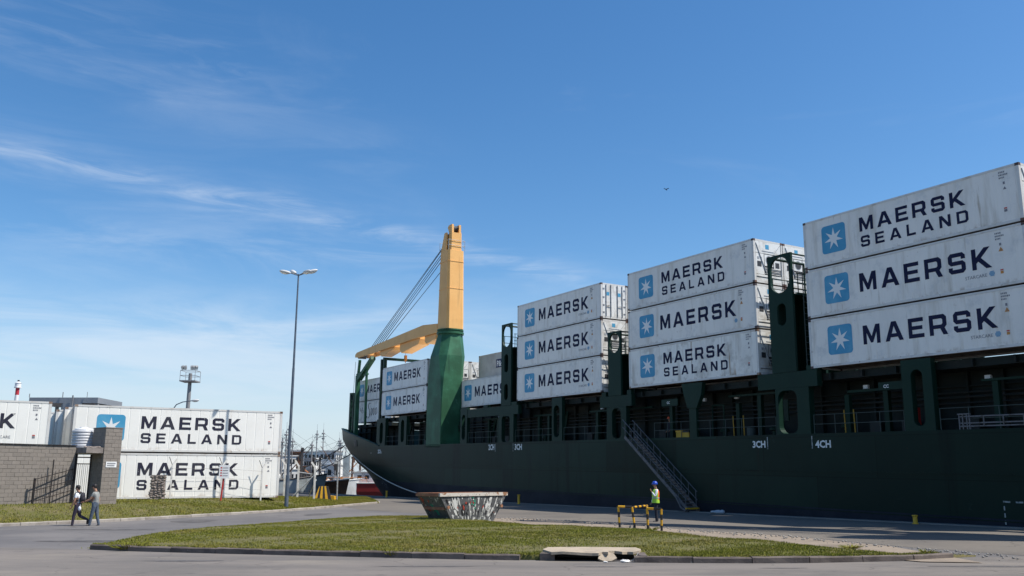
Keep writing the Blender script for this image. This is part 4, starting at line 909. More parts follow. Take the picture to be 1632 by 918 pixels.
# machinery end of a reefer, at x = CL
def unit():
    m = MB(); X = CL-.04
    m.box(X,X+.035,.17,CW-.17,1.86,2.58,0); m.box(X,X+.03,.17,CW-.17,.16,.52,0)
    m.box(X,X+.028,.17,.85,.56,1.82,0); m.box(X,X+.02,.85,CW-.17,.56,1.82,1)
    m.box(X+.02,X+.032,.9,1.62,1.10,1.80,0); m.box(X+.02,X+.034,1.68,CW-.2,.95,1.80,0)
    m.tube((X+.02,1.28,1.46),(X+.04,1.28,1.46),.29,20,2); m.tube((X+.04,1.28,1.46),(X+.045,1.28,1.46),.24,20,1)
    m.box(X+.03,X+.045,1.80,2.12,1.05,1.38,1); m.box(X+.03,X+.04,.28,.62,1.02,1.34,1); m.box(X+.03,X+.04,.30,.45,1.48,1.62,2); m.box(X+.03,X+.04,.55,.68,1.52,1.62,2)
    for k in range(5): m.box(X+.02,X+.05,.9,CW-.25,.60+k*.085,.635+k*.085,2 if k % 2 else 0)
    m.box(X+.035,X+.041,1.0,1.30,2.14,2.42,3); m.bar((X+.045,.2,2.45),(X+.045,1.0,.62),.05,.02,2); m.bar((X+.045,CW-.2,2.5),(X+.045,1.7,1.9),.025,.02,2)
    m.box(X+.034,X+.05,.7,1.7,1.98,2.02,2); m.box(X+.03,X+.05,.17,CW-.17,.36,.40,1)
    return m.mesh('cooling_unit', ['unit_white','dark_machine','panel_grey','logo_blue'])
ME['unit'] = unit()
def door(k):
    m = MB(); X = CL-.04; y0 = .165+k*1.06; y1 = y0+1.045
    m.box(X,X+.035,y0,y1,.17,2.58,0); m.box(X+.035,X+.04,y0+.36,y0+.62,1.75,2.02,3)
    for z in (.4,.95,1.55,2.2): m.box(X+.035,X+.055,(y0 if k == 0 else y1-.16),(y0+.16 if k == 0 else y1),z,z+.10,2)
    for y in (y0+.30,y1-.30): 
        for z in (.3,1.2,2.4): m.box(X+.035,X+.06,y-.05,y+.05,z,z+.09,2)
    return m.mesh('door', ['unit_white','dark_machine','lock_steel','logo_blue'])
ME['door0'], ME['door1'] = door(0), door(1)
def rods(k):
    m = MB(); X = CL; y0 = .165+k*1.06; y1 = y0+1.045
    for y in (y0+.30,y1-.30): m.tube((X+.03,y,.15),(X+.03,y,2.6),.028,6,0); m.bar((X+.045,y,.95),(X+.045,y+(.3 if y < (y0+y1)/2 else -.3),.98),.03,.03,0)
    return m.mesh('lock_rod', ['lock_steel'])
ME['rod0'], ME['rod1'] = rods(0), rods(1)
def yard_end():
    m = MB()
    for k in range(2):
        y0 = .165+k*1.06; m.box(.0,.03,y0,y0+1.04,.17,2.58,0)
        for y in (y0+.3,y0+.75): m.tube((-.02,y,.15),(-.02,y,2.6),.028,6,1)
    return m.mesh('door', ['reefer_white_old','lock_steel'])
ME['yend'] = yard_end()
def container(label, M4, letters=None, body='body', frame='frame', ids='ids', care=False, end=None, logo=True, scale=None, group=None, name='shipping_container', x_end=None):
    t = thing(name, label, 'shipping container', mat=M4 if scale is None else M4 @ Matrix.Diagonal((scale, scale, scale, 1)), group=group)
    inst('body', ME[body], t); inst('frame', ME[frame], t)
    if letters: inst('lettering', ME[letters], t)
    if logo:
        l = inst('logo', ME['logo'], t); inst('star', ME['star'], l)
    if ids: inst('code_plate', ME[ids], t)
    if care: inst('lettering', ME['care'], t, (9.22, LY, .56))
    if end == 'unit': inst('cooling_unit', ME['unit'], t)
    if end == 'doors':
        for k in (0, 1): d = inst('door', ME['door%d' % k], t); inst('lock_rod', ME['rod%d' % k], d)
    if x_end: inst('door', ME['yend'], t)
    return t
GS = 'white containers stacked along the ship'
def at(s, l, z): return SHIPM @ Matrix.Translation((s, l, z))
P = 2.76
# aft bay
container('white container lettered on two lines, topmost of the tallest stack, by the picture edge', at(0,0,14.05-P), 'two', ids='ids2', end='unit', group=GS)
container('white container with one big blue word, middle of the tallest stack', at(0,0,14.05-2*P), 'one', care=True, end='unit', group=GS)
container('white container with one big blue word, lowest of the tallest stack', at(0,0,14.05-3*P), 'one', care=True, end='unit', group=GS)
# bay behind the gangway
container('white container lettered on two lines, topmost of the stack above the gangway', at(-15.98,0,14.04-P), 'two', ids='ids2', end='unit', group=GS)
container('white container with one blue word, middle of the stack above the gangway', at(-15.98,0,14.04-2*P), 'one', end='unit', group=GS)
container('stained patched container lettered on two lines, lowest of the stack above the gangway', at(-15.98,0,14.04-3*P), 'two', body='body_old', frame='frame_old', ids='ids2', end='unit', group=GS)
for k in (1, 2, 3): container('white reefer end seen inboard of the stack above the gangway, %s tier' % ('top','middle','bottom')[k-1], at(-15.98,2.52,14.04-k*P), None, ids=None, logo=False, end='unit', group=GS)
container('white reefer end in the second inboard row behind the tall green lashing frame', at(-15.98,5.04,14.04-P), None, ids=None, logo=False, end='unit', group=GS)
# third bay
container('white container with doors at its sunlit end, topmost of the stack amid the ship', at(-31.41,0,13.99-P), 'one', care=True, end='doors', group=GS)
container('white container with one blue word, middle of the stack amid the ship', at(-31.41,0,13.99-2*P), 'one', care=True, end='unit', group=GS)
container('white container with one blue word, lowest of the stack amid the ship', at(-31.41,0,13.99-3*P), 'one', care=True, end='unit', group=GS)
for k in (1, 2, 3): container('white reefer end peeping inboard of the stack amid the ship, %s tier' % ('top','middle','bottom')[k-1], at(-31.41,2.52,13.99-k*P), None, ids=None, logo=False, end='doors' if k == 1 else 'unit', group=GS)
# single container aft of the crane, grey container inboard above it
container('lone white container with one blue word beside the green crane pedestal', at(-46.85,2.3,8.62-CH), 'one', end='doors', group=GS)
po = container('grey container with a dark blue and red emblem, set back above the lone white one', at(-47.5,4.9,11.45-CH), None, body='body_grey', frame='frame_grey', ids=None, logo=False, group=GS)
m = MB(); m.box(3.7,5.9,LY-.012,LY-.006,1.15,2.0,0); m.box(5.92,8.4,LY-.012,LY-.006,1.35,2.2,1); inst('emblem', m.mesh('emblem', ['po_navy','po_red']), po)
inst('lettering', font_mesh('P&O', .78, 'sign_white', 'lettering', .02), po, (3.85, LY-.02, 1.3))
container('grey corrugated container hidden under the one with the dark blue emblem', at(-47.5,4.9,8.70-CH), None, body='body_grey', frame='frame_grey', ids=None, logo=False, group=GS)
# bay forward of the crane
container('white container with one blue word, upper of the pair forward of the crane', at(-61.8,0,11.16-P), 'one', ids='ids2', end='unit', group=GS)
container('white container with a scuffed star, lower of the pair forward of the crane', at(-61.8,0,11.16-2*P), 'one', ids='ids2', end='unit', group=GS)
for j, w in ((1,'first'),(2,'second'),(3,'third')):
    for k in (1, 2): container('white reefer end beside the crane pedestal, %s inboard row, %s tier' % (w, ('upper','lower')[k-1]), at(-61.8,2.52*j,11.16-k*P), None, ids=None, logo=False, end='unit', body='body_old', group=GS)
# foremost bay
container('white container, one blue word cut off by a green post, upper of foremost pair', at(-77.4,2.7,10.90-P), 'one', group=GS)
container('grubby white container with faded scrawl, lower of the foremost pair', at(-77.4,2.7,10.90-2*P), 'faded', ids=None, body='body_old', logo=False, group=GS)
# yard stack ashore
YA = R(29.0); YM = Matrix.Translation((-26.9, 54.0, .76)) @ Matrix.Rotation(YA, 4, 'Z'); YS = 1.05; GY = 'white containers stacked ashore behind the verge'
def ya(x, y, z): return YM @ Matrix.Translation((x, y, z))
container('big white container lettered on two lines, upper of the pair behind the verge', ya(0,0,2.90), 'two_worn', body='body_yard', frame='frame_old', ids='ids2', scale=YS, group=GY, x_end=True)
container('white container half hidden by fence posts and pillar, lower of the pair behind the verge', ya(0,0,0), 'two_worn', body='body_yard', frame='frame_old', ids='ids2', scale=YS, group=GY, x_end=True)
container('rust streaked white container above the block wall, cut by the picture edge', ya(-14.05,-.1,3.0), 'k_only', body='body_yard', frame='frame_old', ids='ids2', care=True, scale=YS, group=GY)
container('white container hidden behind the block wall under the rust streaked one', ya(-14.05,-.1,.05), None, body='body_yard', frame='frame_old', ids=None, scale=YS, group=GY, logo=False)
nth = ('first','second','third','fourth','fifth')
for i in range(5):
    for k in (0, 1):
        container('dull white end in shade, %s row back, %s tier' % (nth[i], ('lower','upper')[k]), ya(-.42*(i+1), 2.62*(i+1), 2.90*k), None, body='body_yard', frame='frame_old', ids=None, logo=False, scale=YS, group=GY, x_end=True)

# ------------------------------------------------------------------ block wall, pier, gate, water tank
WA = math.atan2(.8, .6); WM = Matrix.Translation((-25.5, 44.6, 0)) @ Matrix.Rotation(WA, 4, 'Z')   # local x along the wall, -y towards the road
def block_meshes(w, d, h, mat, n=4):
    out = []
    for k in range(n):
        b = MB(); j = .0035
        b.box(j,w-j,0,d,j,h-j); me = b.mesh('block', mat)
        bm = bmesh.new(); bm.from_mesh(me); bmesh.ops.bevel(bm, geom=[e for e in bm.edges if all(v.co.y < d*.5 for v in e.verts)], offset=.008, segments=1, affect='EDGES')
        for v in bm.verts: v.co += Vector((rnd.uniform(-.003,.003), rnd.uniform(-.004,.004), rnd.uniform(-.003,.003)))
        bm.to_mesh(me); bm.free(); out.append(me)
    return out
BW = block_meshes(.40,.19,.20,'block'); HWm = block_meshes(.20,.19,.20,'block')
wall = thing('block_wall', 'grey brown concrete block wall with a thin dark coping along the road', 'wall', mat=WM)
Z0, ZT = .52, 3.72
core = MB().box(-3.0,3.58,.012,.18,.2,ZT-.01); core.build('mortar', 'mortar', wall)
row = 0; z = Z0
while z < ZT-.05:
    x = -3.0-(.2 if row % 2 else 0)
    while x < 3.60-.05:
        w = .40
        if x+w > 3.61: w = 3.60-x
        if w > .12 and x+w > -2.9:
            o = inst('block', (BW if w > .3 else HWm)[rnd.randrange(4)], wall, (x, rnd.uniform(-.006,.004), z))
            if w not in (.40,): o.scale.x = w/(.40 if w > .3 else .20)
        x += .40
    z += .20; row += 1
MB().box(-3.05,3.62,-.05,.25,ZT+.005,ZT+.055).build('coping', 'black_iron', wall)
MB().box(3.59,3.72,-.02,.30,.2,3.33).build('door_jamb', 'black_iron', wall)
cs_ = MB(); cs_.box(3.64,4.56,-1.0,.26,3.36,3.66); cs_.box(3.64,5.4,.261,1.9,3.36,3.66)
cs_.build('canopy_slab', 'slab_grey', wall)
rb = MB()
for i in range(40): s_ = rnd.uniform(.03,.09); rb.ell((rnd.uniform(3.66,4.5), rnd.uniform(-.97,-.7), 3.66), s_*1.4, s_, s_*.8, 6, 4)
kind(rb.build('rubble', 'rubble', wall), 'stuff')
pier = thing('gate_pier', 'tall grey block pier beside the gate with a small sign', 'pier', mat=WM)
PX0, PX1, PY0, PY1, PT = 4.58, 5.54, -1.05, .25, 4.70
MB().box(PX0+.012,PX1-.012,PY0+.012,PY1,.2,PT-.005).build('mortar', 'mortar', pier)
row = 0; z = .48
sideB = []
for k in range(3):
    b = MB(); b.box(0,.012,.006,.40-.006,.006,.194); sideB.append(b.mesh('block','block'))
while z < PT-.1:
    x = PX0; ws = [.40,.40,.16] if row % 2 == 0 else [.16,.40,.40]
    for w in ws:
        o = inst('block', BW[rnd.randrange(4)], pier, (x, PY0+rnd.uniform(-.005,.004), z)); o.scale.x = w/.40; x += w
    y = PY0+.20+(.2 if row % 2 else 0)
    while y < PY1-.1:
        w = min(.40, PY1-y); o = inst('block', sideB[rnd.randrange(3)], pier, (PX0+rnd.uniform(-.004,.004), y, z)); o.scale.y = w/.40
        o = inst('block', sideB[rnd.randrange(3)], pier, (PX1-.012+rnd.uniform(-.004,.004), y, z)); o.scale.y = w/.40; y += .40
    z += .20; row += 1
MB().box(PX0-.02,PX1+.02,PY0-.02,PY1+.02,PT,PT+.05).build('coping', 'slab_grey', pier)
sg = thing('wall_sign', 'small white plate with two lines of dark print on the pier', 'sign', mat=WM @ Matrix.Translation((4.74, PY0-.03, 2.62)))
MB().box(0,.60,0,.015,0,.30).build('plate', 'sign_white', sg)
m = MB()
for r0, (z_, n_) in enumerate(((.17,9),(.06,8))):
    for i in range(n_): m.box(.06+i*.054,.06+i*.054+.036,-.004,-.001,z_,z_+.07)
m.build('lettering', 'sign_ink', sg)
tank = thing('water_tank', 'pale grey round plastic water tank with white lid on the gate canopy', 'water tank', mat=WM @ Matrix.Translation((4.38, .92, 3.665)) @ Matrix.Scale(.9, 4))
prof = [(.05,0),(.62,0),(.63,.04)]
for k in range(6): z_ = .06+k*.165; prof += [(.615,z_),(.64,z_+.05),(.64,z_+.10),(.615,z_+.15)]
prof += [(.60,1.06),(.02,1.08)]
MB().lathe(prof, n=28).build('tank_body', 'tank_plastic', tank, smooth=True)
MB().lathe([(.5,1.07),(.52,1.10),(.5,1.15),(.24,1.20),(.22,1.26),(.01,1.27)], n=24).build('lid', 'tank_lid', tank)
MB().tube((.70,.1,-.0),(.70,.1,.9),.03,6).build('pipe', 'tank_lid', tank)
# gate across the opening
gate = thing('bar_gate', 'closed black bar gate between block wall and pier', 'gate', mat=WM)
fr = MB(); fr.box(3.73,3.78,.12,.18,.62,3.30); fr.box(4.50,4.55,.12,.18,.62,3.30); fr.box(3.78,4.50,.125,.175,3.12,3.18); fr.box(3.78,4.50,.125,.175,2.78,2.83); fr.box(3.78,4.50,.125,.175,.72,.78); fr.build('gate_frame', 'black_iron', gate)
barm = MB().tube((0,0,.78),(0,0,2.78),.011,6).mesh('bar', ['black_iron'])
for i in range(6): inst('bar', barm, gate, (3.88+i*.105, .15, 0))
leaf = thing('bar_gate', 'sagging black bar gate leaf leaning out beside the block wall', 'gate', mat=WM @ Matrix.Translation((3.60, -.12, 0)))
def lz(x, z): return z+.26*x      # leaf slopes down away from its hinge (x negative)
fr = MB()
for z_ in (2.55,1.98,1.45,.86): fr.bar((-2.15,-.25,lz(-2.15,z_)),(0,0,z_),.04,.03)
fr.bar((-2.15,-.25,.45),(-2.15,-.25,2.05),.09,.09); fr.bar((-1.25,-.15,.55),(-1.25,-.15,3.0),.045,.045); fr.bar((0,0,.70),(0,0,2.75),.05,.05)
fr.build('gate_frame', 'black_iron', leaf)
for i in range(11):
    x = -2.0+i*.185
    if abs(x+1.25) < .06: continue
    MB().tube((x, .116*x, max(.42, lz(x,.60))), (x, .116*x, lz(x,2.72)), .011, 6).build('bar', 'black_iron', leaf)
stp = MB().prism([(4.0,-1.9,.40),(6.9,-1.4,.40),(6.5,.2,.40),(4.2,.2,.40)], (0,0,.16)); ap2 = stp.build('path', 'slab_concrete', fix=True); ap2.matrix_world = WM; kind(ap2, 'structure')

# small rubble pillar, fence posts, signboard
pl = thing('rubble_pillar', 'short rough rubble pillar standing in front of the white containers', 'pillar', (-22.0,55.6,vh(-22.0,55.6)-.05), R(12))
def boulder(seed, w, h):
    r = random.Random(seed); b = MB(); b.ell((0,0,0), w/2, .12, h/2, 8, 5); me = b.mesh('stone', 'rubble')
    for v in me.vertices: v.co *= r.uniform(.86,1.12)
    return me
sm = [boulder(k, .30, .16) for k in range(5)]
MB().box(-.39,.39,-.215,.22,0,1.46).build('mortar', 'rubble', pl)
z = .08
while z < 1.42:
    x = -.34
    while x < .40: inst('stone', sm[rnd.randrange(5)], pl, (x+rnd.uniform(-.05,.05), -.15, z+rnd.uniform(-.05,.05)), (0,rnd.uniform(-.5,.5),rnd.uniform(-.2,.2))); x += rnd.uniform(.17,.27)
    z += .145
MB().box(-.42,.42,-.24,.24,1.46,1.53).build('cap', 'rubble', pl)
fence = thing('post_fence', 'white concrete fence posts with cranked tops and sagging wires before the containers', 'fence')
FP = [(-21.6,56.6),(-18.9,58.1),(-16.6,59.2)]
def fpost(x, y, h, yaw, thick=.11, zb=None):
    m = MB(); m.box(-thick/2,thick/2,-thick/2,thick/2,-.2,h-.4)
    m.bar((0,0,h-.43),(-.28,-.06,h),thick*.9,thick*.9); o = m.build('post', 'post_white'); o.location = (x, y, vh(x, y) if zb is None else zb); o.rotation_euler = (0,0,yaw); return o
for i, (x, y) in enumerate(FP):
    o = fpost(x, y, 2.5, YA+math.pi, .09); o.parent = fence
    MB().tube((0,0,2.1),(.22,.0,2.62),.02,5).build('spike', 'black_iron', o)
wr = MB()
for (a, b) in zip(FP, FP[1:]):
    for h in (.7,1.3,1.9): wr.tube((a[0],a[1]-.06,vh(*a)+h),(b[0],b[1]-.06,vh(*b)+h),.006,4)
wr.build('wire', 'wire', fence)
sb = thing('signboard', 'white notice board on a leaning red post in the grass', 'sign', (-18.2,56.0,vh(-18.2,56.0)), R(20))
MB().tube((0,0,-.2),(.10,0,1.45),.055,10).build('post', 'post_red', sb)
MB().box(-.20,.42,-.10,-.07,1.36,2.18).build('board', 'sign_white', sb)
m = MB()
for k in range(4): m.box(-.12,-.02,-.106,-.102,1.98-k*.16,2.06-k*.16,1); m.box(.02,.34,-.106,-.102,1.99-k*.16,2.03-k*.16,0)
m.build('lettering', ['grey_mark','red_mark'], sb)
# taller fence at the far end of the verge with braces and mesh
fence2 = thing('post_fence', 'tall white cranked posts with slanting braces and wire at the verge end', 'fence')
def vz(x, y): return vh(x, y)
FQ = [(-16.9,66.4),(-16.0,66.8),(-14.8,67.0)]
for k, (x, y) in enumerate(FQ):
    o = fpost(x, y, 2.72, .15, .14, vz(x, y)); o.parent = fence2
MB().tube((-14.85,67.0,vz(-14.8,67)+1.75),(-16.35,66.6,vz(-16.3,66.6)),.05,6).build('brace', 'rail_grey', fence2)
MB().tube((-14.75,67.2,vz(-14.8,67)+1.4),(-15.6,68.6,vz(-15.6,68.6)),.05,6).build('brace', 'rail_grey', fence2)
MB().tube((-16.0,66.8,vz(-16,66.8)+1.85),(-14.85,67.0,vz(-14.8,67)+1.8),.04,6).build('rail', 'rail_grey', fence2)
m = MB()
for k in range(9): m.tube((-16.0,66.8,vz(-16,66.8)+.2+k*.21),(-14.85,67.0,vz(-14.8,67)+.2+k*.21),.005,4)
for k in range(7): m.tube((-15.95+k*.18,66.8+k*.03,vz(-16,66.8)+.1),(-15.95+k*.18,66.8+k*.03,vz(-16,66.8)+1.9),.005,4)
m.build('wire', 'wire', fence2)
# striped concrete barrier and a low yellow block beside it
cb = thing('concrete_barrier', 'wedge shaped concrete barrier painted in yellow and black slanting stripes', 'barrier', (-14.55,69.0,vh(-14.5,69.0)-.05), R(6))
m = MB(); prof = [(-.62,0),(.66,0),(.42,1.02),(-.28,1.02)]
for k in range(6):
    t0, t1 = k/6, (k+1)/6
    a = [(-.62+1.28*t0,-.45,0),(-.62+1.28*t1,-.45,0),(-.28-.5*0+.70*min(1,max(0,t1-.12))+0,-.25,1.02),(-.28+.70*min(1,max(0,t0-.12)),-.25,1.02)]
    m.prism(a, (0,.75,0), k % 2)
m.build('barrier_body', ['paint_yellow','paint_black'], cb)
m2 = thing('concrete_barrier', 'low plain yellow block at the foot of the sign post', 'barrier', (-14.0,69.3,vh(-14.0,69.3)-.02), R(-5))
m = MB(); m.prism([(-.30,-.25,0),(.35,-.25,0),(.32,-.22,.30),(-.12,-.22,.34)], (0,.5,0)); m.build('barrier_body', 'paint_yellow', m2)
sp = thing('sign_post', 'thin grey post with a small dark box near the top, at the verge tip', 'post', (-13.6,69.6,vh(-13.6,69.6)-.1))
MB().tube((0,0,0),(0,0,3.35),.06,8).build('post', 'rail_grey', sp); MB().box(-.30,-.07,-.12,.12,2.35,2.85).build('box', 'boat_dark', sp)
MB().box(-.30,-.07,-.13,.13,2.85,3.02).build('hood', 'boat_white', sp)

# ------------------------------------------------------------------ lamp posts, towers, buildings ashore
def lamp_head(m, base, d, L):
    base = Vector(base); d = Vector(d).normalized(); q = d.to_track_quat('X', 'Z').to_matrix()
    c = base+d*L/2; m.ell(c, L/2, L*.21, L*.15, 14, 8, 0, q); m.ell(c-Vector((0,0,L*.08))+d*L*.06, L*.36, L*.16, L*.13, 12, 6, 1, q)
lx, ly = -14.45, 57.5; lzb = vh(lx, ly)
lp = thing('street_lamp', 'tall slender grey lamp post with four spreading lamp heads', 'street lamp', (lx, ly, lzb-.1))
LH = 15.4
m = MB(); m.tube((0,0,0),(0,0,2.1),.13,14,0); m.tube((0,0,2.1),(0,0,9),.105,12,0,.085); m.tube((0,0,9),(0,0,LH),.075,12,0,.05); m.tube((0,0,0),(0,0,.06),.26,12); m.build('pole', 'galv_pole', lp)
for (a, up) in ((186,.20),(128,.42),(10,.32),(-40,.08)):
    d = Vector((math.cos(R(a)), math.sin(R(a)), up)); e = Vector((0,0,LH-.05))+d*.50
    arm = MB().tube((0,0,LH-.1), e, .035, 6).build('arm', 'galv_pole', lp)
    m = MB(); lamp_head(m, e, d, .80); m.build('lamp_head', ['lamp_grey','lamp_lens'], arm, smooth=True)
ft = thing('floodlight_tower', 'grey floodlight tower with railed platform rising behind the containers', 'tower', (-34.9,94.5,0))
ft.scale = (.70,.70,1.0)
MB().tube((0,0,0),(0,0,13.1),.42,14,0,.26).build('pole', 'tower_grey', ft)
m = MB(); m.lathe([(.3,12.1),(1.05,12.15),(1.05,12.3),(.3,12.3)], n=4); 
for o_ in ((-1.15,-1.15),(1.15,-1.15),(1.15,1.15),(-1.15,1.15)): m.tube((o_[0],o_[1],12.25),(o_[0],o_[1],13.35),.035,5)
m.box(-1.2,1.2,-1.2,1.2,12.15,12.28); m.build('platform', 'tower_grey', ft)
m = MB()
for z_ in (12.8,13.35): m.path([(-1.15,-1.15,z_),(1.15,-1.15,z_),(1.15,1.15,z_),(-1.15,1.15,z_),(-1.15,-1.15,z_)], .03, 5)
m.build('guard_rail', 'tower_grey', ft)
for (x, a) in ((-.95,-25),(-.55,-10),(.45,10),(.75,25),(1.15,35)):
    T = Matrix.Translation((x,-.8,13.65)) @ Euler((R(35),0,R(a))).to_matrix().to_4x4(); m = MB(); m.box(-.19,.19,-.16,.10,-.16,.22,0,T); m.box(-.17,.17,-.17,-.16,-.14,.2,1,T); m.build('floodlight', ['tower_grey','lamp_lens'], ft)
bl = thing('street_lamp', 'small street lamp on a curved arm just above the container top', 'street lamp', (-31.6,86.0,0))
m = MB(); m.tube((-1.6,0,0),(-1.6,0,8.6),.09,8); m.path([(-1.6,0,8.6),(-1.3,0,9.05),(-.7,0,9.3),(.2,0,9.42)], .05, 6); m.build('pole', 'galv_pole', bl)
m = MB(); lamp_head(m, (.1,0,9.42), (1,0,.08), .8); m.build('lamp_head', ['lamp_grey','lamp_lens'], bl, smooth=True)
bt = thing('beacon_tower', 'red and white banded beacon mast with white lantern room on the skyline', 'beacon', (-79.5,140.5,0))
bt.scale = (.88,.88,.985)
m = MB(); z_ = 0; 
for k, (h, c) in enumerate(((4.0,0),(4.0,1),(2.9,0),(2.0,1),(1.4,0))): pass
m.lathe([(.36,0),(.35,5),(.34,9),(.33,15.2),(.32,16.3)], n=14, ms=[1,0,0,1]); m.build('mast', ['band_white','band_red'], bt)
MB().lathe([(.3,16.3),(.62,16.36),(.62,16.5),(.52,16.52),(.52,17.1),(.60,17.15),(.2,17.35),(.12,17.4),(.01,17.42)], n=14).build('lantern_room', 'band_white', bt)
MB().tube((0,0,17.38),(0,0,17.62),.18,10).build('lantern', 'boat_dark', bt)
# steel canopy building beyond the yard
can = thing('steel_canopy', 'flat grey steel canopy roof showing above the containers', 'building', (-40.5,79.0,0))
m = MB(); m.box(-3.05,3.15,0,5,8.62,9.12); m.box(.05,1.75,-.03,5,7.5,8.61); m.build('roof', 'fascia', can)
m = MB()
for x in (-2.9,-.05,3.0):
    for y in (.15,4.6): m.box(x-.12,x+.12,y,y+.25,0,8.61)
m.split('column', 'tower_grey', can)
m = MB(); m.tube((-3,-.1,9.12),(-3,-.1,9.45),.04,5); m.tube((.0,-.1,9.12),(.0,-.1,9.6),.04,5); m.tube((2.2,-.1,9.12),(2.2,-.1,9.6),.025,5); m.split('vent_pipe', 'tower_grey', can)
MB().box(.9,1.0,-.2,-.1,7.2,9.3).build('downpipe', 'tower_grey', can)

# ------------------------------------------------------------------ fishing boats in the basin ahead of the bow
def boat(label, loc, yaw, L, B, D, hull, house, hx, hw, hh, upper=True, mast=((.0,9,.09),), gantry=None, deckrail='rail_grey', booms=(), extra=None, rail_m='boat_orange'):
    t = thing('fishing_boat', label, 'fishing boat', loc, R(yaw), 'fishing boats moored beyond the bow')
    m = MB(); rings = []
    for q in (0,.08,.25,.5,.7,.84,.93,1.0):
        x = -L/2+L*q; w = B/2*(1 if q < .55 else max(.03, 1-((q-.55)/.45)**2)); w *= .86+.14*min(1, q/.08); sh = D+.9*max(0, q-.45)**1.5*2.2
        rings.append([(x+.9*q*q,-w,sh),(x+.5*q*q,-w*.96,sh*.55),(x,-w*.80,-.2),(x,-w*.2,-1.0),(x,w*.2,-1.0),(x,w*.80,-.2),(x+.5*q*q,w*.96,sh*.55),(x+.9*q*q,w,sh)])
    m.loft(rings, cap=True); h = m.build('hull', hull, t, fix=True)
    rr = MB(); rr.path([Vector(r[0]) for r in rings], .09, 6); rr.path([Vector(r[7]) for r in rings], .09, 6); rr.build('rubbing_rail', 'boat_white' if hull != 'boat_grey' else 'boat_dark', t)
    w = MB(); w.box(hx-hw/2,hx+hw/2,-B*.34,B*.34,D-.4,D+hh*.55); w.box(hx-hw/2-.25,hx+hw/2+.2,-B*.37,B*.37,D+hh*.55,D+hh*.55+.12)
    if upper: w.box(hx-hw*.28,hx+hw*.36,-B*.28,B*.28,D+hh*.55+.12,D+hh); w.box(hx-hw*.34,hx+hw*.46,-B*.31,B*.31,D+hh,D+hh+.14)
    wh = w.build('wheelhouse', house, t)
    for k in range(4):
        x = hx-hw*.38+k*hw*.24; MB().box(x,x+hw*.13,-B*.34-.02,-B*.34,D+hh*.22,D+hh*.40).build('window', 'boat_glass', wh)
        if upper: x = hx-hw*.22+k*hw*.135; MB().box(x,x+hw*.10,-B*.28-.02,-B*.28,D+hh*.74,D+hh*.90).build('window', 'boat_glass', wh)
    if upper:
        for y in (-.6,0,.6): MB().box(hx+hw*.36,hx+hw*.36+.02,y*B*.3-.3,y*B*.3+.3,D+hh*.74,D+hh*.90).build('window', 'boat_glass', wh)
    for (x, top, r) in mast:
        m = MB(); m.tube((x,0,D),(x,0,top),r,8,0,r*.6); m.tube((x,-1.0,top*.82),(x,1.0,top*.82),r*.4,5); m.tube((x-.6,0,top*.9),(x+.6,0,top*.9),r*.4,5); m.box(x-.18,x+.18,-.18,.18,top*.86,top*.86+.3); m.tube((x,0,top),(x,0,top+1.2),.02,4)
        m.lathe([(.02,top*.93),(.32,top*.935),(.32,top*.95),(.02,top*.96)],(x,0,0),8)
        m.build('mast', 'tower_grey', t)
    if gantry:
        for (x, ht, w2, mat) in gantry:
            m = MB()
            for y in (-w2,w2): m.bar((x,y,D-.2),(x,y*.85,ht),.3,.3); m.bar((x+1.2,y,D),(x,y*.88,ht*.72),.16,.16)
            m.box(x-.2,x+.2,-w2,w2,ht-.15,ht+.22)
            for y in (-w2*.5,w2*.5): m.tube((x,y,ht),(x,y,ht-.8),.1,6)
            m.build('gantry', mat, t)
    for (a, b, mat) in booms: MB().tube(a, b, .09, 6, 0, .05).build('boom', mat, t)
    rg = MB()
    for (x, top, r) in mast:
        for e in ((L*.48,0,D+.8),(-L*.46,0,D+.3),(hx,-B*.45,D),(hx,B*.45,D)): rg.tube((x,0,top*.95), e, .018, 4)
    rg.build('rigging', 'cable', t)
    r_ = MB()
    for k in range(9):
        x = -L*.46+k*L*.05
        for y in (-B*.47,B*.47): r_.tube((x,y,D),(x,y,D+.95),.03,4)
    for y in (-B*.47,B*.47):
        for z in (.5,.95): r_.tube((-L*.46,y,D+z),(-L*.06,y,D+z),.03,4)
    r_.build('railing', rail_m, t)
    dg = MB(); dg.tube((-L*.2,-.7,D+.5),(-L*.2,.7,D+.5),.5,12); dg.box(-L*.36,-L*.28,-1,.2,D-.2,D+.9); dg.build('winch', 'boat_dark', t)
    nb = MB(); nb.ell((-L*.40,.2,D+.35),1.1,.9,.6,10,6); nb.build('net_heap', 'net_green', t)
    for k in range(3): MB().ell((hx+hw*.62+k*.95,-B*.30,D+.5),.36,.3,.42,10,6).build('float', ('boat_orange','boat_white','boat_white')[k], t)
    if extra: extra(t)
    return t
WZ = -2.0
def ex_red(t):
    m = MB(); m.box(.2,.9,-1.2,-.5,3.0,4.6); m.tube((.55,-.85,4.6),(.55,-.85,5.3),.2,8); m.build('funnel', 'boat_white', t)
    MB().ell((-.7,-1.6,3.9),.55,.5,.5,10,6).build('life_raft', 'boat_white', t)
    MB().box(-5.6,-4.6,-2.4,-2.1,3.0,7.6).build('casing', 'boat_grey', t)
boat('large red hulled trawler with low white deckhouse directly beneath the ship bow', (-22.8,151,WZ), 6, 26, 6.4, 3.1, 'boat_red', 'boat_white', -1.2, 5.2, 3.2, False, mast=((-6.3,10.3,.13),(-5.4,11.0,.10)), gantry=((-10.5,7.0,2.4,'boat_dark'),), booms=(((-6.3,0,4.5),(-9.6,-.5,9.2),'boat_rust'),((-6.3,0,4.0),(.8,-.4,6.4),'tower_grey')), extra=ex_red)
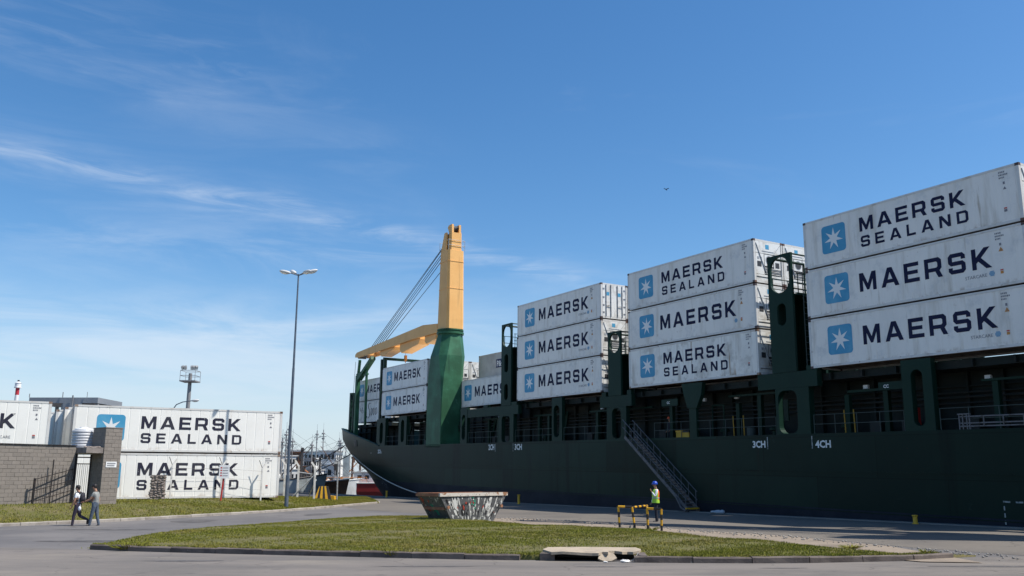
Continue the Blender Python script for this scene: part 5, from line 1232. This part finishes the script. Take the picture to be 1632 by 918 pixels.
boat('rusty dark trawler with tall gantry and yellow rails beside the containers', (-33.5,126,WZ), 14, 19, 6, 3.0, 'boat_rust', 'boat_white', -2.0, 3.6, 5.6, True, mast=((1.3,10.6,.12),(2.2,9.6,.10)), gantry=((.4,8.0,2.6,'boat_dark'),(3.6,7.9,2.6,'boat_dark')), booms=(((1.3,0,4),(5.0,-1,8.4),'boat_rust'),), rail_m='paint_yellow')
boat('grey hulled trawler with high plain bow and no paint lines behind the fence', (-31.6,121,WZ), 16, 11, 5.2, 3.7, 'boat_grey', 'boat_grey', -3.0, 3.0, 3.4, False, mast=((.2,9.3,.15),), gantry=((-5,7,2.2,'tower_grey'),), booms=(((.2,0,4.2),(3.6,.3,8.2),'boat_dark'),))
boat('white trawler with a two storey bridge and slim masts farther out', (-33.0,160,WZ), -8, 24, 6.4, 3.2, 'boat_white', 'boat_white', .2, 5.0, 5.4, True, mast=((-1.2,12.5,.13),(3.9,11.4,.10)), gantry=((5.2,7.4,2.4,'boat_rust'),), booms=(((3.9,0,5),(8,0,9.5),'boat_orange'),))
boat('small blue trawler with a brown boom in front of the white one', (-36.5,140,WZ), 30, 14, 5, 2.7, 'boat_blue', 'boat_white', 1.0, 3.2, 4.6, True, mast=((-.9,9.2,.11),), gantry=((-3.9,6.2,2.0,'boat_rust'),), booms=(((-.9,0,4),(-4.6,-.8,7.6),'boat_rust'),))
boat('dark trawler with orange gantry among the masts beyond the others', (-44.0,182,WZ), 4, 26, 6.6, 3.3, 'boat_dark', 'boat_white', 3.0, 5.4, 5.8, True, mast=((-2.0,14.5,.14),(8.4,12.0,.12)), gantry=((-8,8.6,2.6,'boat_orange'),), booms=(((-2,0,5),(-7,0,11),'boat_dark'),))

boat('buff trawler with rust red wheelhouse top and twin dark gantries in the crowded harbour', (-34.6,146,WZ), 12, 18, 5.6, 3.0, 'boat_white', 'boat_rust', -1.0, 3.4, 5.0, True, mast=((1.6,9.8,.16),(-4.0,8.6,.12),(5.5,7.6,.10)), gantry=((3.0,7.2,2.2,'boat_dark'),(-6.2,6.8,2.2,'boat_rust')), booms=(((1.6,0,4),(6.0,-.6,8.8),'boat_dark'),((1.6,0,4.5),(-3.0,.4,8.0),'boat_orange')), rail_m='boat_white')
boat('black hulled boat with white mast and orange derrick before the white bridge', (-37.0,152,WZ), -12, 16, 5.2, 2.9, 'boat_dark', 'boat_white', 3.0, 3.0, 4.2, True, mast=((-1.6,10.4,.14),(1.0,8.0,.10)), gantry=((-5.0,6.6,2.0,'boat_dark'),), booms=(((-1.6,0,4),(-6.2,-.8,8.0),'boat_orange'),((-1.6,0,3.6),(2.6,.5,7.4),'boat_rust')), rail_m='boat_rust')
boat('green tinted trawler with many derricks deep in the harbour', (-39.5,168,WZ), 20, 22, 6, 3.4, 'net_green', 'boat_white', -2.0, 4.2, 5.6, True, mast=((2.4,12.8,.15),(-5.0,11.2,.12),(6.5,9.6,.10)), gantry=((4.6,8.4,2.3,'boat_dark'),(-8.0,7.8,2.3,'tower_grey')), booms=(((2.4,0,5),(8.2,0,10.4),'boat_rust'),((-5,0,5),(-9.6,0,9.4),'boat_dark')))

# ------------------------------------------------------------------ skip, hoop barrier, drain inlet
sk = thing('skip', 'battered tapered steel skip with paint smears and rusty rim on the grass', 'skip', (-2.34,42.4,.05), R(43))
H_ = 1.33; bl, tl_, wy = 1.22, 2.02, .86
def sec(l, w, z): return [(-l,-w,z),(l,-w,z),(l,w,z),(-l,w,z)]
m = MB(); o0, o1 = sec(bl,wy*.93,0), sec(tl_,wy,H_-.12); i0, i1 = sec(bl-.05,wy*.93-.03,.06), sec(tl_-.06,wy-.035,H_-.12)
b = len(m.v); m.v += o0+o1+i0+i1
m.f += [(3,2,1,0)]+[(i,(i+1)%4,4+(i+1)%4,4+i) for i in range(4)]+[(8+(i+1)%4,8+i,12+i,12+(i+1)%4) for i in range(4)]+[(8,9,10,11)]; m.m += [0]*5+[1]*5
bd = m.build('skip_body', ['skip_grey','skip_rust'], sk)
rm = MB(); a = tl_+.05; c_ = wy+.05
rm.box(-a,a,-c_,-c_+.10,H_-.13,H_+.02); rm.box(-a,a,c_-.10,c_,H_-.13,H_+.02,1); rm.box(-a,-a+.10,-c_+.101,c_-.101,H_-.13,H_+.02,1); rm.box(a-.10,a,-c_+.101,c_-.101,H_-.13,H_+.02,1)
rm.build('rim', ['skip_rim','skip_rust'], sk)
rq = random.Random(21)
def face_pt(u, v, side, off):   # u 0..1 along the face, v 0..1 up it
    if side == 'long': l = bl+(tl_-bl)*v; return Vector((-l+2*l*u, -(wy*.93+(wy-wy*.93)*v)-off, v*(H_-.13)))
    w = wy*.93+(wy-wy*.93)*v; return Vector((-(bl+(tl_-bl)*v)-off, w-2*w*u, v*(H_-.13)))
sp_ = {k: MB() for k in ('splash_white','splash_green','splash_red','splash_black')}
def splash(side, u, v, ru, rv, mat, n=11, off=.004):
    pts_ = []
    for i in range(n):
        a = 2*math.pi*i/n; k = rq.uniform(.45,1.15); uu = min(.99,max(.01,u+ru*k*math.cos(a))); vv = min(.97,max(.02,v+rv*k*math.sin(a))); pts_.append(face_pt(uu, vv, side, off))
    sp_[mat].add(pts_, [tuple(range(n))])
    if rq.random() < .5:
        for q in range(rq.randrange(1,4)):
            uu = u+rq.uniform(-ru,ru)*.7; h = rq.uniform(.1,.3); a0 = face_pt(uu,v,side,off+.001); sp_[mat].add([face_pt(uu-.006,v,side,off+.001),face_pt(uu+.006,v,side,off+.001),face_pt(uu+.004,max(.03,v-h),side,off+.001),face_pt(uu-.004,max(.03,v-h),side,off+.001)], [(0,1,2,3)])
for i in range(44): splash('long', rq.uniform(.04,.96), rq.uniform(.10,.95), rq.uniform(.005,.026), rq.uniform(.025,.11), 'splash_white', n=9, off=.004+.00018*i)
for i in range(14): splash('long', rq.choice((.14,.17,.72,.76))+rq.uniform(-.03,.03), rq.uniform(.3,.9), rq.uniform(.01,.03), rq.uniform(.06,.2), 'splash_white', off=.0157+.00002*i)
for i in range(16): splash('long', rq.uniform(.05,.95), rq.uniform(.3,.95), rq.uniform(.006,.022), rq.uniform(.02,.07), 'splash_black', off=.0162+.0003*i)
for i in range(5): splash('long', rq.uniform(.45,.62), rq.uniform(.5,.95), rq.uniform(.01,.03), rq.uniform(.03,.08), 'splash_green', off=.021+.0004*i)
for i in range(6): splash('long', rq.uniform(.1,.7), rq.uniform(.55,.95), rq.uniform(.008,.02), rq.uniform(.03,.07), 'splash_red', off=.024+.0004*i)
for i in range(5): splash('end', rq.uniform(.12,.4), rq.uniform(.45,.9), rq.uniform(.03,.09), rq.uniform(.06,.14), 'splash_red', off=.004+.0004*i)
for i in range(4): splash('end', rq.uniform(.35,.7), rq.uniform(.35,.7), rq.uniform(.03,.08), rq.uniform(.05,.12), 'splash_green', off=.008+.0004*i)
for k in sp_: kind(sp_[k].build('graffiti', k, bd), 'stuff')
rs = MB()
for x in (-1.62,1.62): rs.tube((x,-wy-.02,.72),(x,-wy-.10,.72),.05,10); rs.tube((x,-wy-.10,.72),(x,-wy-.13,.72),.075,10)
rs.split('lifting_lug', 'skip_rust', sk)
fill = MB()
for i in range(60): s_ = rnd.uniform(.05,.18); fill.ell((rnd.uniform(-1.5,1.5), rnd.uniform(-.65,.65), rnd.uniform(.7,.86)), s_*1.3, s_, s_*.7, 7, 4)
fill.box(-1.7,1.7,-.74,.74,.6,.74)
kind(fill.build('rubble', 'skip_rust', sk), 'stuff')
hb = thing('hoop_barrier', 'black and yellow striped pipe hoops guarding a pit beside the dirt path', 'barrier')
def striped(p0, p1, r, seg, start=0, name='pipe'):
    p0, p1 = Vector(p0), Vector(p1); L = (p1-p0).length; n = max(1, round(L/seg)); m = MB()
    for i in range(n): m.tube(p0.lerp(p1, i/n), p0.lerp(p1, (i+1)/n), r, 10, (i+start) % 2, cap=i in (0, n-1))
    return m.build(name, ['paint_yellow','paint_black'], hb)
A_, B_, C_, D_, E_ = (4.58,38.4), (5.21,38.3), (5.97,39.6), (5.50,36.5), (5.98,36.1)
zt = .88; a0 = Vector((A_[0]-.04,A_[1],zt)); b0 = Vector((B_[0]-.10,B_[1],zt-.01)); c0_ = Vector((C_[0]-.02,C_[1],zt)); d0 = Vector((D_[0]-.02,D_[1],zt-.02)); e0 = Vector((E_[0]+.01,E_[1],zt-.02))
for k, (g_, t_) in enumerate((((*A_,.0),a0),((*B_,.0),b0),((*C_,.0),c0_),((*D_,.0),d0),((*E_,.0),e0))): striped(t_, g_, .048, .20, (0,0,1,0,0)[k], 'post')
striped(a0, b0, .048, .32, 0, 'top_rail'); striped(b0+Vector((0,0,-.02)), c0_, .045, .22, 1, 'top_rail'); striped(d0, e0, .048, .26, 0, 'top_rail'); striped(c0_, d0, .045, .3, 0, 'top_rail')
inl = thing('drain_inlet', 'broken concrete gully slab over a dark drain opening in the kerb', 'drain')
sl_ = MB()
fr_ = [(1.02,23.40),(1.30,23.36),(1.75,23.34),(2.05,23.33),(2.22,23.30),(2.33,23.42),(2.46,23.30),(2.52,23.55),(2.68,23.72),(2.86,23.60),(3.02,23.78),(3.16,23.70),(3.34,23.80),(3.46,24.35),(3.40,24.95),(2.6,25.08),(1.7,25.15),(1.0,25.05),(.82,24.3)]
sl_.prism([(x, y, .225+.022*math.sin(x*5+y*3)*(1 if 0 < i < 13 else 0)) for i, (x, y) in enumerate(fr_)], (0,0,-.065)); sl_.build('slab', 'slab_concrete', inl, fix=True)
m = MB(); m.prism([(.72,23.55,-.02),(1.10,23.47,-.02),(1.14,24.3,-.02),(.84,24.4,-.02)], (0,0,.20)); m.prism([(3.24,23.05,-.02),(3.42,23.0,-.02),(3.5,24.0,-.02),(3.28,24.1,-.02)], (0,0,.19)); m.split('side_wall', 'kerb_old', inl)
m = MB(); m.prism([(1.12,23.6,.006),(3.24,23.25,.006),(3.24,24.35,.006),(1.12,24.5,.006)], (0,0,.004)); m.build('pit_floor', 'boat_dark', inl, fix=True)
m = MB(); m.prism([(1.10,24.42,-.02),(3.28,24.22,-.02),(3.28,24.32,-.02),(1.10,24.52,-.02)], (0,0,.21)); m.build('back_wall', 'boat_dark', inl, fix=True)
ch = thing('concrete_chunk', 'pale broken slab of concrete tipped into the drain opening', 'rubble', (2.42,23.36,.075), (R(40),R(8),R(-8)))
MB().prism([(-.20,-.10,0),(-.05,-.15,0),(.14,-.11,0),(.27,.02,0),(.18,.15,0),(-.02,.19,0),(-.18,.14,0)], (0,0,.05)).build('chunk', 'slab_concrete', ch, fix=True)
for (x, y, s_, lab) in ((2.36,22.93,.055,'crumpled pale scrap lying on the road below the tipped slab'),(2.86,23.0,.10,'flattened white litter at the mouth of the drain')):
    l = thing('litter', lab, 'litter', (x, y, .008)); b = MB(); b.ell((0,0,s_*.3), s_*1.2, s_*.7, s_*.4, 8, 5); o = b.build('scrap', 'litter', l)
    for v in o.data.vertices: v.co *= rnd.uniform(.75,1.2)
tw = thing('twig', 'dry bent twig leaning in the drain opening', 'twig', (3.0,23.05,.02)); MB().path([(0,0,0),(.14,.05,.10),(.22,.10,.22)], .009, 5).build('stick', 'rope', tw)
# weeds along the broken kerb end
def tuft(label, x, y, n, h, spread):
    t = thing('weed', label, 'weed', (x, y, .02)); m = MB()
    for i in range(n):
        a = rnd.uniform(0, 6.28); hh = h*rnd.uniform(.5,1.1); r_ = spread*rnd.random()**.7; bx, by = r_*.5*math.cos(a), r_*.5*math.sin(a); w = rnd.uniform(.008,.018)
        tx, ty = bx+spread*.6*math.cos(a+rnd.uniform(-.6,.6)), by+spread*.6*math.sin(a+rnd.uniform(-.6,.6))
        m.add([(bx-w,by,0),(bx+w,by,0),(tx+w*.6,ty,hh*.7),(tx*1.2,ty*1.2,hh),(tx-w*.6,ty,hh*.7)], [(0,1,2,3,4)])
    return m.build('leaf_blade', 'blade_green', t)
tuft('ragged low weed patch alone on the dirt near the kerb end', 10.2, 27.3, 90, .10, .34); tuft('small dry weed growing at the ruined kerb end', 11.6, 25.4, 60, .12, .20); tuft('leafy weed at the ring of the hoop barrier feet', 5.7, 36.6, 40, .14, .3)
tuft('tall weed sprouting from the middle of the near kerb', -3.2, 24.55, 60, .20, .28); tuft('bushy weed at the pointed tip of the island kerb', -11.3, 26.8, 120, .22, .5)

# ------------------------------------------------------------------ gangway, ropes, quay furniture, things on deck
gw = thing('gangway', 'steel gangway with handrails sloping down from ship deck to the quay', 'gangway')
TA, TB = SHIPM @ Vector((-15.6,-.25,2.45)), SHIPM @ Vector((-3.4,-.35,-2.0))
bot = Vector((*sxy(-9.2,-.62), .20)); top_ = SHIPM @ Vector((-15.35,-.55,2.38)); dv = (bot-top_).normalized(); sdv = Vector((SN.x, SN.y, 0))*1.0; wd = .42
def gp(t, l, z): return top_.lerp(bot, t)+sdv*l+Vector((0,0,z))
m = MB()
for l in (-wd, wd): m.bar(gp(0,l,0), gp(1,l,0), .06, .20)
m.build('stringer', 'gangway_alloy', gw)
tm = None
nT = 24
for i in range(nT):
    p = gp((i+.5)/nT, 0, .02)
    if tm is None: mb_ = MB(); mb_.box(-wd+.03,wd-.03,-.12,.12,-.02,.02); tm = mb_.mesh('tread', ['gangway_alloy'])
    inst('tread', tm, gw, p, (0,0,math.atan2(SN.y, SN.x)))
for l in (-wd, wd):
    m = MB()
    for z in (.52,1.02): m.tube(gp(-.03,l,z), gp(1,l,z), .028, 6)
    m.build('handrail', 'gangway_alloy', gw)
    for i in range(10): t_ = .01+i*.108; MB().tube(gp(t_,l,.05), gp(t_,l,1.02), .022, 6).build('stanchion', 'gangway_alloy', gw)
ra = math.atan2(SN.y, SN.x)
m = MB(); T = Matrix.Translation(bot) @ Matrix.Rotation(ra, 4, 'Z'); m.box(-.52,.52,-.06,.06,-.02,.07,0,T); m.build('end_bar', 'paint_yellow', gw)
m = MB(); m.tube(gp(1,-.5,-.12), gp(1,-.42,-.12), .15, 12); m.tube(gp(1,.42,-.12), gp(1,.5,-.12), .15, 12); m.build('roller', 'dark_steel', gw)
m = MB(); m.bar(gp(.93,-wd-.12,-.25), gp(.86,-wd-.12,.05), .08, .08); m.bar(gp(.93,-wd-.12,-.25), gp(1,-wd-.12,-.1), .08, .08); m.build('prop', 'gangway_alloy', gw)
def rope(label, pts, r, mat, sag=0.0):
    a, b = Vector(pts[0]), Vector(pts[1]); P_ = []
    for i in range(17):
        t_ = i/16; p = a.lerp(b, t_); p.z -= sag*4*t_*(1-t_); P_.append(p)
    t = thing('mooring_rope', label, 'rope', group='mooring ropes'); MB().path(P_, r, 6).build('rope_line', mat, t)
bq = [sxy(-46.5,-1.5), sxy(-118,-1.5), sxy(-28.5,-1.5), sxy(-55.5,-1.6), sxy(-1.2,-1.5), sxy(9.6,-1.5), sxy(-52.6,-1.5)]
rope('pale mooring rope from bow down to the quay beyond the skip', (SHIPM @ onhull(-76.0, 1.3, -.12), (*bq[0], .42)), .055, 'rope', .7)
rope('upper dark mooring rope leading ahead from the bow', (SHIPM @ Vector((-97.6,half(-97.6,3.2)-.1,3.2)), (-42.0,148,1.1)), .07, 'rope_dark', .8)
rope('lower dark mooring rope leading ahead from the bow', (SHIPM @ Vector((-95.0,half(-95,2.0)-.1,2.0)), (-41.0,146,.9)), .07, 'rope_dark', 1.0)
bol = thing('bollard', 'black twin bollard holding the pale mooring rope behind the skip', 'bollard', (*bq[0], 0), R(-58))
for x in (-.28,.28): MB().lathe([(.01,0),(.19,0),(.15,.06),(.14,.36),(.20,.42),(.20,.47),(.01,.52)], (x,0,0), 14).build('bollard_post', 'dark_steel', bol)
MB().box(-.6,.6,-.24,.24,0,.03).build('base_plate', 'dark_steel', bol)
def ybol(label, p, h=.55):
    t = thing('bollard', label, 'bollard', (*p, 0)); MB().lathe([(.01,0),(.14,0),(.14,.04),(.10,.06),(.10,h-.10),(.13,h-.06),(.13,h-.01),(.01,h)], n=14).build('bollard_post', 'locker_yellow', t)
ybol('slim yellow bollard at the quay edge just behind the skip', bq[2], .75); ybol('yellow bollard at the quay edge under the ship bow', bq[3], .7); ybol('stout yellow bollard at the quay edge aft of the 4CH hull mark', sxy(6.5,-1.25), .42)
bd_ = thing('canvas_bundle', 'pale canvas bundle lying on the quay near the gangway foot', 'bundle', (*sxy(-6.3,-1.25), 0), R(-20))
bd_.scale = (.5,.5,.6)
m = MB(); m.ell((0,0,.20),.55,.28,.20,14,8); m.ell((-.55,0,.22),.35,.16,.12,10,6); m.ell((.45,.05,.20),.30,.32,.22,12,7); m.build('canvas', 'canvas', bd_, smooth=True)
MB().box(-.9,.7,-.3,.3,.0,.06).build('pallet_board', 'rope_dark', bd_)
lk_ = thing('deck_locker', 'yellow double locker standing on the ship side passage', 'locker', mat=SHIPM @ Matrix.Translation((-12.75,1.35,1.95)))
MB().box(0,.62,0,.5,0,.72).build('locker_body', 'locker_yellow', lk_); MB().box(.66,1.25,0,.5,0,.70).build('locker_body', 'locker_yellow', lk_); MB().box(-.03,.65,-.03,.53,.73,.84).build('lid', 'locker_yellow', lk_); MB().box(.63,1.28,-.03,.53,.71,.82).build('lid', 'paint_black', lk_)
MB().box(.02,.60,-.012,-.002,.36,.39).build('hinge_strap', 'paint_black', lk_)
lr = thing('deck_locker', 'red fire locker beside the slotted pillar under the tallest stack', 'locker', mat=SHIPM @ Matrix.Translation((5.05,.9,2.6)))
MB().box(0,.5,0,.3,0,.85).build('locker_body', 'locker_red', lr); MB().box(.03,.47,-.015,-.001,.04,.81).build('door', 'locker_red', lr); MB().box(.1,.16,.05,.25,-.65,-.001).build('leg', 'dark_steel', lr); MB().box(.34,.40,.05,.25,-.65,-.001).build('leg', 'dark_steel', lr)

# ------------------------------------------------------------------ people
def person(label, loc, yaw, pose, mats, hair='hair_black', skin='skin', scale=1.0, hat=None, vest=None, pack=False):
    """skeleton in local axes: +x ahead, +y the person's left, z up; angles in degrees, positive swings forward."""
    hipz = pose.get('hipz', .93); lean = R(pose.get('lean', 3)); V = []; E = []; Rr = []; reg = []
    def v(p, rx, ry=None, par=None, tag_=None):
        kf = 1.17 if tag_ != 'skin' else 1.08; V.append(Vector(p)); Rr.append((rx*kf, (ry or rx)*kf)); reg.append(tag_)
        if par is not None: E.append((par, len(V)-1))
        return len(V)-1
    def up(h, x=0): return (x+math.sin(lean)*h, 0, hipz+math.cos(lean)*h)
    pel = v((0,0,hipz), .115, .155, None, 'legs'); wa = v(up(.14), .105, .14, pel, 'top'); chst = v(up(.36), .12, .165, wa, 'top'); nb = v(up(.51,.0), .06, .075, chst, 'top')
    nod = R(pose.get('nod', 5)); n1 = v(tuple(Vector(up(.575,.012))), .048, .05, nb, 'skin'); hd = v(tuple(Vector(up(.66,.03))+Vector((math.sin(nod)*.06,0,0))), .085, .075, n1, 'skin'); ht = v(tuple(Vector(up(.76,.03))+Vector((math.sin(nod)*.12,0,0))), .075, .066, hd, 'skin')
    feet = []; hands = []
    for s, key in ((1,'L'),(-1,'R')):
        th, kn = pose['leg'+key]; hp = v((0,s*.088,hipz-.05), .088, .088, pel, 'legs')
        a = R(th); k = Vector((math.sin(a)*.43, s*.095, hipz-.05-math.cos(a)*.43)); kv = v(tuple(k), .062, .06, hp, 'legs')
        b = R(th-kn); an = k+Vector((math.sin(b)*.41,0,-math.cos(b)*.41)); av = v(tuple(an), .048, .046, kv, 'legs')
        f = b+R(pose.get('foot'+key, 0)); toe = an+Vector((math.cos(f)*.17, s*.01, math.sin(f)*.17-.035)); v(tuple(an+Vector((math.cos(f)*.05,0,-.045))), .048, .042, av, 'shoe'); v(tuple(toe), .036, .04, len(V)-1, 'shoe')
        ua, el, ab = pose['arm'+key]; sh = Vector(up(.45))+Vector((0,s*.185,0)); sv = v(tuple(sh), .058, .06, chst, 'sleeve')
        a = R(ua); d = Vector((math.sin(a)*math.cos(R(ab)), s*math.sin(R(ab)), -math.cos(a)*math.cos(R(ab)))); mid = sh+d*.14; mv = v(tuple(mid), .050, .05, sv, 'sleeve'); e = sh+d*.29; ev = v(tuple(e), .040, .04, mv, 'sleeve' if mats.get('long') else 'arm')
        b = R(ua+el); d2 = Vector((math.sin(b), -s*math.sin(R(pose.get('in'+key, 4))), -math.cos(b))).normalized(); w = e+d2*.25; v(tuple(w), .028, .030, ev, 'sleeve' if mats.get('long') else 'arm'); hands.append((w, d2, s))
    me = bpy.data.meshes.new('rig'); me.from_pydata([tuple(p) for p in V], E, []); ob = bpy.data.objects.new('rig', me); COL.objects.link(ob)
    sk_ = ob.modifiers.new('s', 'SKIN'); sk_.use_smooth_shade = True; ob.modifiers.new('u', 'SUBSURF').levels = 2
    for i, sv in enumerate(me.skin_vertices[0].data): sv.radius = Rr[i]; sv.use_root = (i == 0)
    dg = bpy.context.evaluated_depsgraph_get(); bm_ = bpy.data.meshes.new_from_object(ob.evaluated_get(dg)); bpy.data.objects.remove(ob)
    bm_.name = 'body'; slots = ['top','legs','skin','sleeve','arm','shoe','band']; bm_.materials.clear()
    for k in slots: bm_.materials.append(MATS[{'skin':skin,'arm':skin,'shoe':'shoe_black'}.get(k) or mats.get(k, mats['top'])])
    co = np.array([p.center for p in bm_.polygons]); idx = []
    segs = [(V[a], V[b], reg[b]) for a, b in E]
    for c in co:
        c = Vector(c); best = 9; r_ = None
        for a, b, g_ in segs:
            ab = b-a; t_ = max(0, min(1, (c-a).dot(ab)/ab.length_squared)); d = (a+ab*t_-c).length
            if d < best: best = d; r_ = g_
        idx.append(slots.index(r_))
    bm_.polygons.foreach_set('material_index', idx); bm_.polygons.foreach_set('use_smooth', [True]*len(idx))
    t = thing('person', label, 'person', loc, R(yaw)); t.scale = (scale,)*3
    inst('body', bm_, t)
    hc = (V[hd]+V[ht])/2
    if not hat:
        m = MB(); m.ell(hc+Vector((-.012,0,.050)), .106, .094, .088, 16, 10); m.ell(hc+Vector((-.05,0,-.01)), .065, .080, .075, 12, 8); m.build('hair', hair, t, smooth=True)
    fc = MB(); x = hc.x+.085
    fc.ell((x+.012,0,hc.z-.005), .018, .013, .022, 8, 6, 0)
    for y in (-.03,.03): fc.ell((x+.001,y,hc.z+.015), .008, .012, .007, 8, 5, 1)
    fc.ell((x+.002,0,hc.z-.048), .008, .022, .006, 8, 5, 2)
    for y in (-.078,.078): fc.ell((hc.x-.005,y,hc.z), .018, .009, .028, 8, 6, 0)
    fc.build('face', [skin,'hair_black','skin_dark'], t, smooth=True)
    for (w, d2, s) in hands:
        q = d2.to_track_quat('Z', 'X'); m = MB(); T = Matrix.Translation(w) @ q.to_matrix().to_4x4()
        m.ell((0,0,.05), .018, .038, .055, 10, 7, 0, None); 
        mm_ = MB(); mm_.v = [T @ Vector(p) for p in m.v]; mm_.f = m.f; mm_.m = m.m
        for k in range(4):
            y = -.028+k*.019; L_ = (.060,.072,.068,.052)[k]; p0 = Vector((0,y,.095)); p1 = Vector((.010,y,.095+L_*.55)); p2 = Vector((.034,y*.95,.095+L_*.9))
            mm_.tube(T @ p0, T @ p1, .0095, 6, 0, .0085); mm_.tube(T @ p1, T @ p2, .0085, 6, 0, .007)
        mm_.tube(T @ Vector((.008,.034*-s,.035)), T @ Vector((.030,.050*-s,.075)), .011, 6, 0, .009); mm_.tube(T @ Vector((.030,.050*-s,.075)), T @ Vector((.045,.044*-s,.10)), .009, 6, 0, .007)
        mm_.build('hand', skin, t, smooth=True)
    if pack:
        m = MB(); c = Vector(up(.30))+Vector((-.185,0,0)); m.ell(c, .10, .155, .235, 14, 10); m.ell(c+Vector((-.055,0,-.06)), .07, .12, .12, 12, 8); bp = m.build('backpack', 'bag_black', t, smooth=True)
        m = MB()
        for s in (-1,1):
            P_ = [Vector(up(.47))+Vector((-.13,s*.10,0)), Vector(up(.545))+Vector((-.02,s*.10,0)), Vector(up(.47))+Vector((.115,s*.105,0)), Vector(up(.30))+Vector((.12,s*.13,0)), Vector(up(.16))+Vector((-.06,s*.15,0))]
            for a, b in zip(P_, P_[1:]): m.bar(a, b, .03, .05)
        m.build('strap', 'bag_black', bp)
    if vest:
        m = MB(); rings = []
        for (h, rx, ry) in ((-.10,.172,.222),(.03,.162,.212),(.14,.157,.205),(.28,.165,.215),(.40,.157,.208),(.47,.120,.175),(.515,.085,.105)):
            c = Vector(up(h)); rings.append([c+Vector((rx*math.cos(a), ry*math.sin(a), 0)) for a in [2*math.pi*i/20 for i in range(20)]])
        m.loft(rings, cap=False)
        mi = []
        for k in range(6):
            for i in range(20):
                a = (i+.5)*18
                mi.append(2 if k == 1 and False else (1 if 112 < a < 248 and k >= 1 else 0))
        m.m = mi; vs = m.build('vest', ['vest_lime','vest_orange','vest_band'], t, smooth=True)
        bd2 = MB(); rr = []
        for h, rx, ry in ((.10,.166,.215),(.15,.163,.213)):
            c = Vector(up(h)); rr.append([c+Vector((rx*math.cos(a), ry*math.sin(a), 0)) for a in [2*math.pi*i/20 for i in range(20)]])
        bd2.loft(rr, cap=False); bd2.build('reflective_band', 'vest_band', vs, smooth=True)
    if hat:
        m = MB(); c = hc+Vector((-.002,0,.035))
        m.lathe([(.132,-.005),(.128,.02),(.122,.06),(.095,.105),(.05,.128),(.001,.135)], c, 20); m.lathe([(.10,-.006),(.150,-.012),(.150,-.004),(.128,.006)], c+Vector((.018,0,0)), 20); m.bar(c+Vector((-.11,0,.07)), c+Vector((.09,0,.11)), .03, .03)
        m.build('hard_hat', hat, t, smooth=True)
    return t
person('man walking in white sleeves and dark trousers with a black backpack', (-19.35,40.05,-.02), 182, dict(legL=(13,9), legR=(-9,58), footR=-18, hipz=.905, armL=(10,14,6), armR=(-8,20,6), lean=3, nod=10), dict(top='cloth_blue', sleeve='cloth_white', legs='cloth_plum'), pack=True, scale=1.02)
person('man walking behind in grey shirt and jeans, head bowed', (-18.62,40.15,-.02), 180, dict(legL=(11,4), legR=(-9,7), footR=2, hipz=.918, armL=(26,42,4), armR=(-14,18,6), lean=4, nod=28), dict(top='cloth_grey', sleeve='cloth_grey', legs='denim'), scale=1.04)
bagt = thing('plastic_bag', 'small white bag hanging between the two walking men', 'bag', (-19.12,39.75,.80))
m = MB(); m.ell((0,0,-.05),.07,.05,.10,10,7); m.tube((0,0,.03),(.02,0,.11),.012,5); m.build('bag_body', 'cloth_white', bagt, smooth=True)
person('dock worker in blue hard hat and lime vest, hand raised to the face', (6.98,43.6,.0), 190, dict(legL=(4,5), legR=(-4,5), hipz=.935, armL=(22,128,8), inL=22, armR=(6,18,8), lean=-2, nod=6), dict(top='cloth_white', sleeve='cloth_white', legs='cloth_navy', long=True), hat='hat_blue', vest=True, scale=1.06)
pm_ = SHIPM @ Vector((-13.5,1.5,1.95)); person('crewman in dark overalls and orange hard hat standing on the ship passage', tuple(pm_), 205, dict(legL=(2,3), legR=(-3,3), hipz=.93, armL=(8,25,8), armR=(4,20,8), lean=1, nod=4), dict(top='cloth_navy', sleeve='cloth_navy', legs='cloth_navy', long=True), hat='hat_orange', skin='skin_dark')

# a bird high up over the ship
bi = thing('bird', 'tiny dark bird gliding in the open sky above the containers', 'bird', (17.6,95,34.2), (R(12),R(20),R(40)))
bi.scale = (.7,.7,.7)
m = MB(); m.ell((0,0,0),.28,.07,.07,10,6); m.add([(.08,0,.02),(-.10,0,.02),(-.16,.62,.16),(.0,.60,.17)],[(0,1,2,3)]); m.add([(.08,0,.02),(-.10,0,.02),(-.16,-.62,.16),(.0,-.60,.17)],[(0,3,2,1)]); m.add([(-.2,.04,0),(-.42,.09,.01),(-.42,-.09,.01),(-.2,-.04,0)],[(0,1,2,3)]); m.build('bird_body', 'bird', bi)
